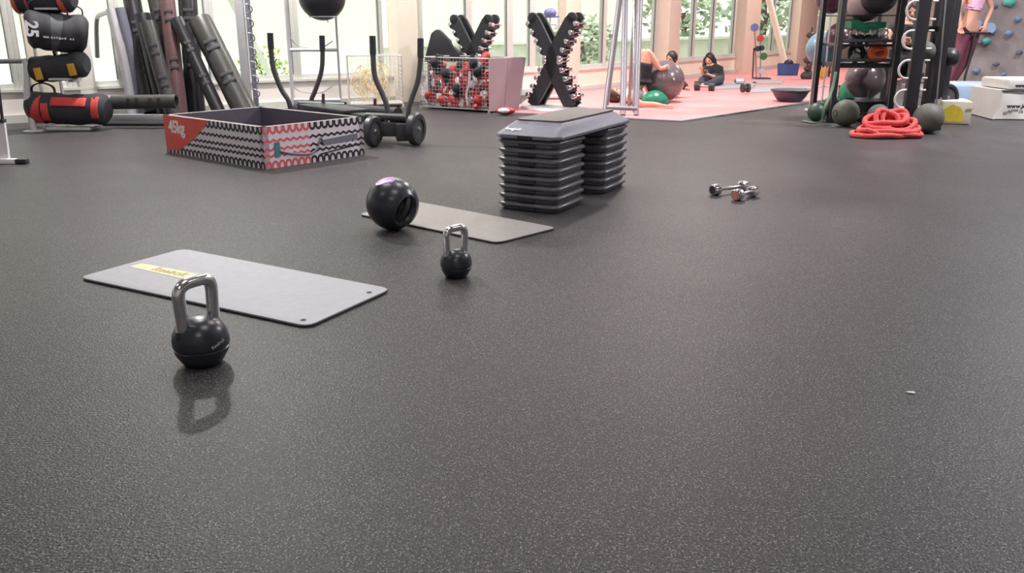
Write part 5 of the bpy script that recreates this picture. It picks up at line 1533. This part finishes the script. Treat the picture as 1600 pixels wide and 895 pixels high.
# coral rope pile
t = thing('battle_rope', 'coral red battle rope heaped on the floor in front of the black rack', 'rope', G(1382, 218))
g = G(1382, 214); g.z = 0
def coil(cx, cy, rx, ry, z, ph, tilt, n=1.0, tiltx=0.0):
    pts = []
    for k in range(int(36 * n)):
        a = ph + 2 * PI * k / 36
        pts.append(g + V(cx + rx * math.cos(a), cy + ry * math.sin(a), max(.026, z + tilt * math.cos(a) + tiltx * math.sin(a) + .012 * math.sin(a * 3 + ph))))
    return pts
rr = .025
k = 0
for (cx, cy, rx, ry, z, ph, tl, tx) in ((-.06, -.02, .27, .16, .027, 0, 0, 0), (.03, .0, .29, .15, .075, 1, .01, .01), (.09, .03, .20, .13, .12, 2, .03, .04), (-.03, .02, .17, .12, .12, 0, -.02, .04), (.10, .05, .12, .07, .18, 0, .02, .07), (.02, .04, .11, .06, .17, 1, -.01, .08), (.16, -.03, .10, .09, .075, 0, .02, .02), (-.15, -.04, .12, .10, .07, 2, -.01, .01), (0, .03, .20, .10, .17, 1, .02, .03)):
    q = MB(); q.tube(coil(cx, cy, rx, ry, z, ph, tl, 1.0, tx), rr, 10, closed=True); q.build('coil', 'coral', t); k += 1
q = MB(); q.tube(sm([g + V(-.30, -.06, .027), g + V(-.20, -.12, .03), g + V(-.02, -.15, .04), g + V(.16, -.14, .04), g + V(.31, -.10, .03), g + V(.33, .02, .05)], 8), rr, 10); q.build('rope_end', 'coral', t)
# small yellow green item beside post
g = G(1400, 186); q = MB(); q.ball(g + V(0, .3, .05), .045, (1, .8, 1), 14, fn=lambda v: v * (1 + .3 * noise.noise(v * 3))); tag(q.build('rubber_band_bundle', 'yelfab'), 'small mustard band bundle left of the ring tower foot', 'band bundle')
# ================================================================== PEOPLE
def skin_mesh(name, nodes, edges, mats, parent, root=0, remesh=None, extra=None, sub=2):
    """nodes: list of (Vector, radius); a smooth continuous body grown over the joints"""
    me = bpy.data.meshes.new(name); me.from_pydata([tuple(n[0]) for n in nodes], edges, [])
    o = bpy.data.objects.new(name, me); COL.objects.link(o)
    md = o.modifiers.new('s', 'SKIN')
    for i, n in enumerate(nodes):
        sv = me.skin_vertices[0].data[i]
        r = n[1]; sv.radius = (r, r) if not isinstance(r, tuple) else r
        sv.use_root = (i == root)
    s2 = o.modifiers.new('u', 'SUBSURF'); s2.levels = sub; s2.render_levels = sub
    bpy.context.view_layer.update()
    dg = bpy.context.evaluated_depsgraph_get()
    m1 = bpy.data.meshes.new_from_object(o.evaluated_get(dg))
    bpy.data.objects.remove(o); bpy.data.meshes.remove(me)
    if extra:
        bm = bmesh.new(); bm.from_mesh(m1)
        q = MB(); q.bm = bm; extra(q)
        bm.to_mesh(m1); bm.free()
    if remesh:
        o = bpy.data.objects.new(name, m1); COL.objects.link(o)
        r_ = o.modifiers.new('r', 'REMESH'); r_.mode = 'VOXEL'; r_.voxel_size = remesh; r_.use_smooth_shade = True
        s_ = o.modifiers.new('m', 'SMOOTH'); s_.iterations = 3
        bpy.context.view_layer.update()
        m2 = bpy.data.meshes.new_from_object(o.evaluated_get(bpy.context.evaluated_depsgraph_get()))
        bpy.data.objects.remove(o); m1 = m2
    m1.transform(Matrix.Translation(-children_origin(parent)))
    m1.name = name; m1.materials.clear()
    m1.materials.append(M[mats])
    for p in m1.polygons: p.use_smooth = True; p.material_index = 0
    o = bpy.data.objects.new(name, m1); COL.objects.link(o); o.parent = parent
    return o
def chain(lst, start=0):
    return [(i + start, i + start + 1) for i in range(len(lst) - 1)]
def head_shape(q, c, f, up, s=1.0):
    """head: skull, face plane, nose, ears; f = facing"""
    f = Vector(f).normalized(); up = Vector(up); up = (up - f * up.dot(f)).normalized(); r = f.cross(up)
    R = Matrix((r, f, up)).transposed()
    def fn(v):
        x, y, z = v
        k = 1.0
        w_ = .80 if z > -.2 else .80 - .28 * (-.2 - z)
        yy = y * (.96 if y < 0 else .90)
        if z < -.3 and y < 0: yy *= .75
        return V(x * w_, yy, z * 1.18)
    q.ball(c, .098 * s, (1, 1, 1), 24, fn=fn, R=R)
    T = lambda x, y, z: Vector(c) + R @ V(x * s, y * s, z * s)
    q.ball(T(0, .096, -.012), .016 * s, (.8, 1.1, 1.5), 10, R=R)        # nose
    q.ball(T(0, .075, -.085), .026 * s, (1.1, .8, .8), 10, R=R)         # chin
    for sx in (-1, 1): q.ball(T(sx * .080, -.005, -.01), .022 * s, (.4, .8, 1.3), 10, R=R)
    return T, R
def hair_cap(q, s):
    T, R = hf['T'], hf['R']
    q.ball(T(0, -.022, .022), .104 * s, (.93, .98, 1.10), 24, R=R, fn=lambda v: v * (1 + .05 * noise.noise(v * 4)))
def face_bits(T, R, parent, s=1.0):
    for sx in (-1, 1):
        q = MB(); q.ball(T(sx * .030, .082, .012), .0105 * s, (1.3, .7, .8), 10, R=R); q.build('eye', 'eye', parent)
    q = MB(); q.ball(T(0, .089, -.048), .016 * s, (1.2, .45, .35), 10, R=R); q.build('mouth', 'lips', parent)
def hand_nodes(w, d, side, n0, idx_w, s=1.0, curl=.4, flat=None):
    """palm and five fingers from wrist w along d; side = thumb direction; returns nodes, edges"""
    d = Vector(d).normalized(); side = Vector(side); side = (side - d * side.dot(d)).normalized(); nr = d.cross(side)
    nodes, edges = [], []
    palm = w + d * .045 * s; nodes.append((palm, (.036 * s, .016 * s))); ip = n0; edges.append((idx_w, ip))
    k = n0 + 1
    for i, (off, L_) in enumerate(((.039, .070), (.013, .078), (-.013, .072), (-.038, .058))):
        b0 = palm + d * .035 * s + side * off * s
        b1 = b0 + (d + nr * curl * .5).normalized() * L_ * .5 * s; b2 = b1 + (d + nr * curl * 1.6).normalized() * L_ * .5 * s
        nodes += [(b0, .0120 * s), (b1, .0110 * s), (b2, .0098 * s)]; edges += [(ip, k), (k, k + 1), (k + 1, k + 2)]; k += 3
    t0 = w + d * .028 * s + side * .038 * s; t1 = t0 + (d * .6 + side * .8).normalized() * .034 * s; t2 = t1 + (d + nr * curl).normalized() * .028 * s
    nodes += [(t0, .014 * s), (t1, .0125 * s), (t2, .011 * s)]; edges += [(ip, k), (k, k + 1), (k + 1, k + 2)]
    return nodes, edges
hf = {}
class Fig:
    def __init__(s, k=1.0): s.n = []; s.e = []; s.k = k
    def add(s, p, r, frm=None):
        s.n.append((Vector(p), r)); i = len(s.n) - 1
        if frm is not None: s.e.append((frm, i))
        return i
    def limb(s, frm, pts):
        for p, r in pts: frm = s.add(p, r, frm)
        return frm
    def hand(s, iw, d, side, sc=1.0, curl=.4):
        n, e = hand_nodes(s.n[iw][0], d, side, len(s.n), iw, sc, curl); s.n += n; s.e += e

# ---------- woman lying on her back, calves on the grey ball
Yl = 12.1
def L_(px, py, dy=0.0): return P(px, py, Yl + dy)
gz = .016
fig = Fig()
t = thing('person', 'person lying on the salmon floor in a white top and black shorts, calves on ball', 'person', V(L_(990, 160).x, Yl, gz))
pel = fig.add(L_(1001, 128), .105)
ab = fig.add(L_(993, 138), .10, pel); ch_ = fig.add(L_(985, 147), .105, ab); nk = fig.add(L_(975, 153), .05, ch_); hd = fig.add(L_(968, 154), .055, nk)
for dy, kx in ((-.10, 0), (.14, -7)):
    hip = fig.add(L_(1004 + kx * .3, 122, dy), .085, pel)
    k_ = fig.limb(hip, [(L_(1009 + kx, 100, dy), .082), (L_(1012 + kx, 78, dy), .058), (L_(1021 + kx, 94, dy), .056), (L_(1031 + kx, 108, dy), .036), (L_(1040 + kx, 106, dy - .02), .030), (L_(1044 + kx, 101, dy - .03), .022)])
for dy, sx in ((-.17, 1), (.17, 1)):
    sh = fig.add(L_(984, 151, dy), .060, ch_)
    pts = [(G(1002, 164, .05), .042), (G(1024, 164, .05), .036), (G(1036, 165, .05), .024)] if dy < 0 else [(L_(1000, 160, dy - .12), .042), (L_(1020, 160, dy - .14), .036), (L_(1030, 159, dy - .14), .024)]
    for i_, (p_, r_) in enumerate(pts): p_.z = max(p_.z, gz + r_ + .004)
    iw = fig.limb(sh, pts); fig.hand(iw, (1, -.1, -.02), (0, 1 if dy < 0 else -1, 0), 1.0, -.1)
hc = L_(963, 152); hc.z = max(hc.z, gz + .105)
def ex(q): hf['T'], hf['R'] = head_shape(q, hc, (.15, -.25, 1), (-1, .1, .1))
body = skin_mesh('body', fig.n, fig.e, 'skin', t, root=pel, remesh=.006, extra=ex)
face_bits(hf['T'], hf['R'], t)
q = MB(); hair_cap(q, 1.0); 
for v in list(q.bm.verts):
    pass
q.build('hair', 'hair2', t)
skin_mesh('shirt', [(L_(998, 134), .135), (L_(992, 144), .135), (L_(985, 150), .13), (L_(977, 151), .075), (L_(984, 151, -.17), .078), (L_(996, 158, -.26), .060), (L_(984, 151, .17), .078), (L_(996, 158, .06 + .0), .060)], [(0, 1), (1, 2), (2, 3), (2, 4), (4, 5), (2, 6), (6, 7)], 'whitecloth', t, root=2)
skin_mesh('shorts', [(L_(1000, 128), .125), (L_(1004, 121, -.10), .112), (L_(1009, 102, -.10), .104), (L_(1010, 97, -.10), .100), (L_(1003, 121, .14), .112), (L_(1003, 102, .14), .100), (L_(1003, 97, .14), .098)], [(0, 1), (1, 2), (2, 3), (0, 4), (4, 5), (5, 6)], 'blackcloth', t, root=0)
exball(1037, 135, 31.5, 12.22, 'ballgrey', 'large glossy grey exercise ball under the lying person\'s calves', z=.016, ridges=3)
c = P(1023, 158, 11.84); r = 22 / ppm(11.84)
t = thing('half_ball', 'green half ball dome on the flooring between the lying person and the grey ball', 'balance dome', V(c.x, 11.84, .016))
q = MB(); cz = V(c.x, 11.84, .02)
q.lathe([(0, 0)] + [(r * math.cos(a), r * .95 * math.sin(a)) for a in [PI / 2 * k / 12 for k in range(12)]] + [(0, r * .95)], cz, 40); q.build('dome', 'ballgreen', t)
q = MB(); q.tube([cz + V(r * math.cos(a), r * math.sin(a), .008) for a in [2 * PI * k / 40 for k in range(40)]], .008, 6, closed=True); q.build('rim', 'darkgreen', t)

# ---------- person sitting behind the grey ball, dark top
Ys = 13.0; kk = .82
fig = Fig()
S_ = lambda px, py, dy=0.0: P(px, py, Ys + dy)
t = thing('person', 'person in a dark top sitting low behind the grey exercise ball', 'person', V(S_(1048, 135).x, Ys, gz))
pel = fig.add(S_(1049, 132), .11); ab = fig.add(S_(1049, 122), .10, pel); ch_ = fig.add(S_(1050, 112), .105, ab); nk = fig.add(S_(1049, 102), .042, ch_); hd = fig.add(S_(1049, 97), .05, nk)
for sx, pts in ((-1, [(S_(1043, 108), .055), (S_(1036, 114, -.05), .040), (S_(1032, 122, -.15), .034), (S_(1030, 128, -.25), .022)]), (1, [(S_(1057, 109), .055), (S_(1060, 119, -.02), .040), (S_(1061, 128, -.1), .034), (S_(1059, 133, -.2), .022)])):
    iw = fig.limb(ch_, pts); fig.hand(iw, (0, -1, -.3), (-sx, 0, 0), .9)
for pts in ([(S_(1055, 134), .08), (S_(1064, 131, -.1), .058), (S_(1070, 136, -.15), .042), (S_(1074, 139, -.2), .032), (S_(1077, 139, -.28), .024)], [(S_(1043, 134, -.05), .08), (S_(1036, 130, -.3), .058), (S_(1032, 138, -.4), .04), (S_(1030, 141, -.5), .03)]):
    for i_, (p_, r_) in enumerate(pts): p_.z = max(p_.z, gz + r_ * 1.0)
    fig.limb(pel, pts)
hc = S_(1049, 92)
def ex(q): hf['T'], hf['R'] = head_shape(q, hc, (-.6, -.6, -.1), (0, 0, 1), .85)
skin_mesh('body', fig.n, fig.e, 'skin2', t, root=pel, remesh=.006, extra=ex); face_bits(hf['T'], hf['R'], t, .85)
q = MB(); hair_cap(q, .85); q.tube([hc + V(.02, .06, 0), hc + V(.03, .09, -.16)], [.045, .03], 12); q.build('hair', 'hair', t)
skin_mesh('jacket', [(S_(1049, 131), .125), (S_(1049, 121), .116), (S_(1050, 111), .122), (S_(1049, 104), .06), (S_(1043, 108), .072), (S_(1036, 114, -.05), .056), (S_(1032, 121, -.13), .046), (S_(1057, 109), .072), (S_(1060, 119, -.02), .056), (S_(1061, 127, -.09), .046)], [(0, 1), (1, 2), (2, 3), (2, 4), (4, 5), (5, 6), (2, 7), (7, 8), (8, 9)], 'blackcloth', t, root=2)
skin_mesh('trousers', [(S_(1049, 132), .128)] + [(S_(1055, 133), .098), (S_(1064, 130, -.1), .076), (S_(1070, 135, -.15), .058), (S_(1073, 138, -.19), .046)] + [(S_(1043, 133, -.05), .098), (S_(1036, 129, -.3), .076), (S_(1032, 137, -.4), .056)], [(0, 1), (1, 2), (2, 3), (3, 4), (0, 5), (5, 6), (6, 7)], 'blackcloth', t, root=0)

# ---------- woman sitting by the window looking at a phone
Yw = 15.6
S_ = lambda px, py, dy=0.0: P(px, py, Yw + dy)
fig = Fig()
t = thing('person', 'person with long dark hair in a black hoodie sitting by the window holding a phone', 'person', V(S_(1114, 133).x, Yw, gz))
pel = fig.add(S_(1118, 127), .125); ab = fig.add(S_(1118, 118), .115, pel); ch_ = fig.add(S_(1116, 109), .12, ab); nk = fig.add(S_(1111, 100), .045, ch_); hd = fig.add(S_(1110, 96), .055, nk)
a1 = fig.limb(ch_, [(S_(1108, 108, -.05), .06), (S_(1104, 119, -.15), .045), (S_(1101, 116, -.30), .036), (S_(1100, 113, -.36), .024)]); fig.hand(a1, (-.5, -.3, .5), (0, -1, .3), .95, .6)
a2 = fig.limb(ch_, [(S_(1125, 109), .06), (S_(1126, 121, -.1), .046), (S_(1114, 120, -.28), .036), (S_(1106, 116, -.34), .024)]); fig.hand(a2, (-1, -.1, .3), (0, -.5, 1), .95, .6)
for pts in ([(S_(1112, 129, -.1), .085), (S_(1098, 124, -.3), .062), (S_(1094, 131, -.42), .046), (S_(1104, 135, -.5), .034), (S_(1109, 135, -.55), .03)], [(S_(1122, 129, -.1), .085), (S_(1120, 126, -.45), .062), (S_(1108, 132, -.52), .045), (S_(1097, 134, -.55), .033), (S_(1092, 134, -.57), .028)]):
    for i_, (p_, r_) in enumerate(pts): p_.z = max(p_.z, gz + r_)
    fig.limb(pel, pts)
hc = S_(1108.5, 93.5, -.02)
def ex(q): hf['T'], hf['R'] = head_shape(q, hc, (-.55, -.8, -.3), (0, 0, 1), .92)
skin_mesh('body', fig.n, fig.e, 'skin', t, root=pel, remesh=.006, extra=ex); face_bits(hf['T'], hf['R'], t, .92)
q = MB(); hair_cap(q, .92); q.tube(sm([hc + V(.07, .05, .02), hc + V(.10, .04, -.10), hc + V(.10, .0, -.20)], 5), [.055] * 6 + [.03] * 5, 12); q.tube(sm([hc + V(-.06, .05, .03), hc + V(-.075, .03, -.10), hc + V(-.06, -.02, -.22)], 5), [.035] * 6 + [.022] * 5, 12); q.build('hair', 'hair', t)
skin_mesh('hoodie', [(S_(1118, 127), .145), (S_(1118, 118), .14), (S_(1116, 108), .145), (S_(1112, 102), .07), (S_(1108, 108, -.05), .08), (S_(1104, 119, -.15), .062), (S_(1101, 116, -.27), .05), (S_(1125, 109), .082), (S_(1126, 121, -.1), .064), (S_(1115, 120, -.26), .05)], [(0, 1), (1, 2), (2, 3), (2, 4), (4, 5), (5, 6), (2, 7), (7, 8), (8, 9)], 'blackcloth', t, root=2)
M['darkdenim'] = mat('dark_slate_cloth', (70, 72, 84), .85, 0, .2)
def fixz(l): 
    for p_, r_ in l: p_.z = max(p_.z, gz + r_)
    return l
skin_mesh('leggings', fixz([(S_(1118, 128), .14), (S_(1112, 129, -.1), .098), (S_(1098, 124, -.3), .075), (S_(1094, 131, -.42), .058), (S_(1103, 135, -.49), .044), (S_(1122, 129, -.1), .098), (S_(1120, 126, -.45), .075), (S_(1108, 132, -.52), .056), (S_(1098, 134, -.55), .042)]), [(0, 1), (1, 2), (2, 3), (3, 4), (0, 5), (5, 6), (6, 7), (7, 8)], 'darkdenim', t, root=0)
pc = S_(1101, 108.5, -.42)
t = thing('phone', 'black phone held by the person sitting at the window', 'phone', pc - V(0, 0, .06))
q = MB(); q.box(pc, (.072, .010, .145), mtx=Matrix.Rotation(.5, 3, 'Z') @ Matrix.Rotation(-.5, 3, 'X'), bevel=.004); o = q.build('case', 'dark', t)
q = MB(); q.box(pc + V(.004, .0055, .003), (.064, .003, .13), mtx=Matrix.Rotation(.5, 3, 'Z') @ Matrix.Rotation(-.5, 3, 'X')); q.build('screen', 'darkdenim', t)

# ---------- person in a black T-shirt sitting behind the rack
Yk = 11.3
S_ = lambda px, py, dy=0.0: P(px, py, Yk + dy)
fig = Fig()
t = thing('person', 'person in a black T-shirt sitting behind the black shelf rack, seen through its bays', 'person', V(S_(1412, 100).x, Yk, 0))
pel = fig.add(S_(1414, 95), .105); ab = fig.add(S_(1413, 76), .098, pel); ch_ = fig.add(S_(1413, 52), .105, ab); nk = fig.add(S_(1417, 34), .05, ch_); hd = fig.add(S_(1419, 26), .055, nk)
a1 = fig.limb(ch_, [(S_(1395, 44), .055), (S_(1384, 60, -.05), .046), (S_(1391, 70, -.2), .038), (S_(1404, 66, -.28), .025)]); fig.hand(a1, (1, -.2, .2), (0, -.3, 1), 1, .7)
a2 = fig.limb(ch_, [(S_(1433, 45), .055), (S_(1442, 64, -.05), .046), (S_(1428, 68, -.2), .038), (S_(1415, 63, -.28), .025)]); fig.hand(a2, (-1, -.2, .2), (0, -.3, 1), 1, .7)
lg = ([(S_(1402, 98, -.18), .080), (S_(1389, 98, -.44), .062), (S_(1387, 122, -.42), .052), (S_(1383, 146, -.42), .038), (S_(1380, 155, -.56), .034)], [(S_(1427, 98, -.18), .080), (S_(1431, 98, -.44), .062), (S_(1428, 122, -.42), .052), (S_(1426, 146, -.42), .038), (S_(1424, 155, -.56), .034)])
for pts in lg:
    pts[-2][0].z = .10; pts[-1][0].z = .045
    fig.limb(pel, pts)
hc = S_(1424, 16, -.02)
def ex(q): hf['T'], hf['R'] = head_shape(q, hc, (-.2, -.9, -.45), (0, 0, 1), 1.0)
skin_mesh('body', fig.n, fig.e, 'skin', t, root=pel, remesh=.006, extra=ex); face_bits(hf['T'], hf['R'], t)
q = MB(); hair_cap(q, 1.0); q.build('hair', 'hair2', t)
skin_mesh('t_shirt', [(S_(1414, 93), .150), (S_(1413, 76), .142), (S_(1413, 51), .150), (S_(1415, 42), .08), (S_(1398, 42), .085), (S_(1389, 53, -.02), .072), (S_(1431, 44), .085), (S_(1438, 56, -.02), .072)], [(0, 1), (1, 2), (2, 3), (2, 4), (4, 5), (2, 6), (6, 7)], 'blackcloth', t, root=2)
skin_mesh('trousers', [(S_(1414, 95), .152)] + [(p, r + .016) for p, r in lg[0][:4]] + [(p, r + .016) for p, r in lg[1][:4]], [(0, 1), (1, 2), (2, 3), (3, 4), (0, 5), (5, 6), (6, 7), (7, 8)], 'blackcloth', t, root=0)
for l in lg:
    q = MB(); q.ball(l[-1][0] + V(0, .05, .0), .05, (.85, 2.3, .8), 18); q.build('shoe', 'red', t)
p = S_(1414, 95); zs = p.z - .135
t = thing('flat_bench', 'black flat bench under the person behind the shelf rack', 'bench', V(p.x, Yk, 0))
q = MB(); q.box((p.x, Yk + .05, zs - .04), (.42, .40, .07), bevel=.02); q.build('seat_pad', 'rubber', t)
for sx in (-.16, .16):
    q = MB(); q.box((p.x + sx, Yk + .05, (zs - .075) / 2), (.05, .3, zs - .08), bevel=.005); q.build('leg', 'dark', t)

# ---------- woman in maroon leggings at the bar stand
Yg = 12.9; zg = .12
S_ = lambda px, py, dy=0.0: P(px, py, Yg + dy)
fig = Fig()
x0 = S_(1513, 60).x
t = thing('person', 'person in a pink top and maroon leggings holding the bar by the climbing wall', 'person', V(x0, Yg, zg))
B = lambda dx, dy, z: V(x0 + dx, Yg + dy, zg + z)
pel = fig.add(B(-.01, 0, .90), .12); ab = fig.add(B(-.01, 0, 1.04), .098, pel); ch_ = fig.add(B(.02, 0, 1.26), .115, ab); nk = fig.add(B(.03, 0, 1.44), .046, ch_); hd = fig.add(B(.03, -.01, 1.50), .055, nk)
hn = S_(1538, 50, -.12)
a1 = fig.limb(ch_, [(B(.17, 0, 1.37), .052), (B(.26, -.02, 1.16), .038), (V(hn.x + .0, hn.y + .01, hn.z + .10), .026)]); fig.hand(a1, (0, -.2, -1), (-1, 0, 0), 1.0, .9)
hn2 = S_(1500, 50, -.12)
a2 = fig.limb(ch_, [(B(-.14, 0, 1.36), .052), (B(-.24, -.05, 1.14), .038), (V(hn2.x, hn2.y + .01, hn2.z + .10), .026)]); fig.hand(a2, (0, -.2, -1), (1, 0, 0), 1.0, .9)
legR = [(B(.07, .02, .82), .098), (B(.04, .03, .48), .062), (B(-.10, .06, .12), .038), (B(-.12, -.06, .045), .032)]
legL = [(B(-.09, -.02, .82), .098), (B(-.14, -.05, .47), .062), (B(-.20, -.02, .10), .038), (B(-.21, -.14, .045), .032)]
for pts in (legR, legL): fig.limb(pel, pts)
hc = B(.035, -.02, 1.60)
def ex(q): hf['T'], hf['R'] = head_shape(q, hc, (.1, -1, -.1), (0, 0, 1), .98)
skin_mesh('body', fig.n, fig.e, 'skin', t, root=pel, remesh=.006, extra=ex); face_bits(hf['T'], hf['R'], t, .98)
q = MB(); hair_cap(q, .98); q.tube(sm([hc + V(0, .10, .04), hc + V(0, .15, -.08), hc + V(0, .12, -.24)], 5), [.035] * 6 + [.02] * 5, 12); q.build('hair', 'hair2', t)
skin_mesh('top', [(B(.005, 0, 1.17), .116), (B(.02, 0, 1.27), .130), (B(.03, 0, 1.37), .085), (B(.10, 0, 1.39), .055), (B(-.06, 0, 1.38), .055)], [(0, 1), (1, 2), (2, 3), (2, 4)], 'pinkcloth', t, root=1)
skin_mesh('leggings', [(B(-.01, 0, .93), .132)] + [(p, r + .010) for p, r in legR[:3]] + [(p, r + .010) for p, r in legL[:3]], [(0, 1), (1, 2), (2, 3), (0, 4), (4, 5), (5, 6)], 'maroon', t, root=0)
for l in (legR, legL):
    q = MB(); q.ball(l[-1][0] + V(0, .03, .005), .05, (.85, 2.5, .95), 18, fn=lambda v: V(v.x, v.y, v.z if v.z > 0 else v.z * .85)); q.build('shoe', 'pinkshoe', t)
# bar stand
a, b = S_(1488, 50, -.13), S_(1548, 52, -.13)
t = thing('hand_rail_stand', 'black hand bar on a curved black leg in front of the climbing wall', 'bar stand', V((a.x + b.x) / 2, Yg - .13, zg))
q = MB(); q.tube([a, b], .017, 12); q.build('hand_bar', 'dark', t)
q = MB(); q.tube(sm([P(1524, 52, Yg - .13), P(1518, 85, Yg - .13), P(1509, 115, Yg - .13), P(1507, 130, Yg - .15), V(P(1510, 134, Yg - .3).x, Yg - .3, zg + .018)], 6), .017, 12); q.build('leg', 'dark', t)
q = MB(); q.tube([V(P(1495, 134, Yg - .3).x, Yg - .3, zg + .018), V(P(1530, 134, Yg - .3).x, Yg - .3, zg + .018)], .017, 12); q.build('foot', 'dark', t)
for px, py in ((1527, 40), (1546, 44)):
    c = P(px, py, Yg + .05); q = MB(); q.tube([c + V(0, -.03, 0), c + V(0, .03, 0)], .075, 24); q.build('round_pad', 'paleblue', t)
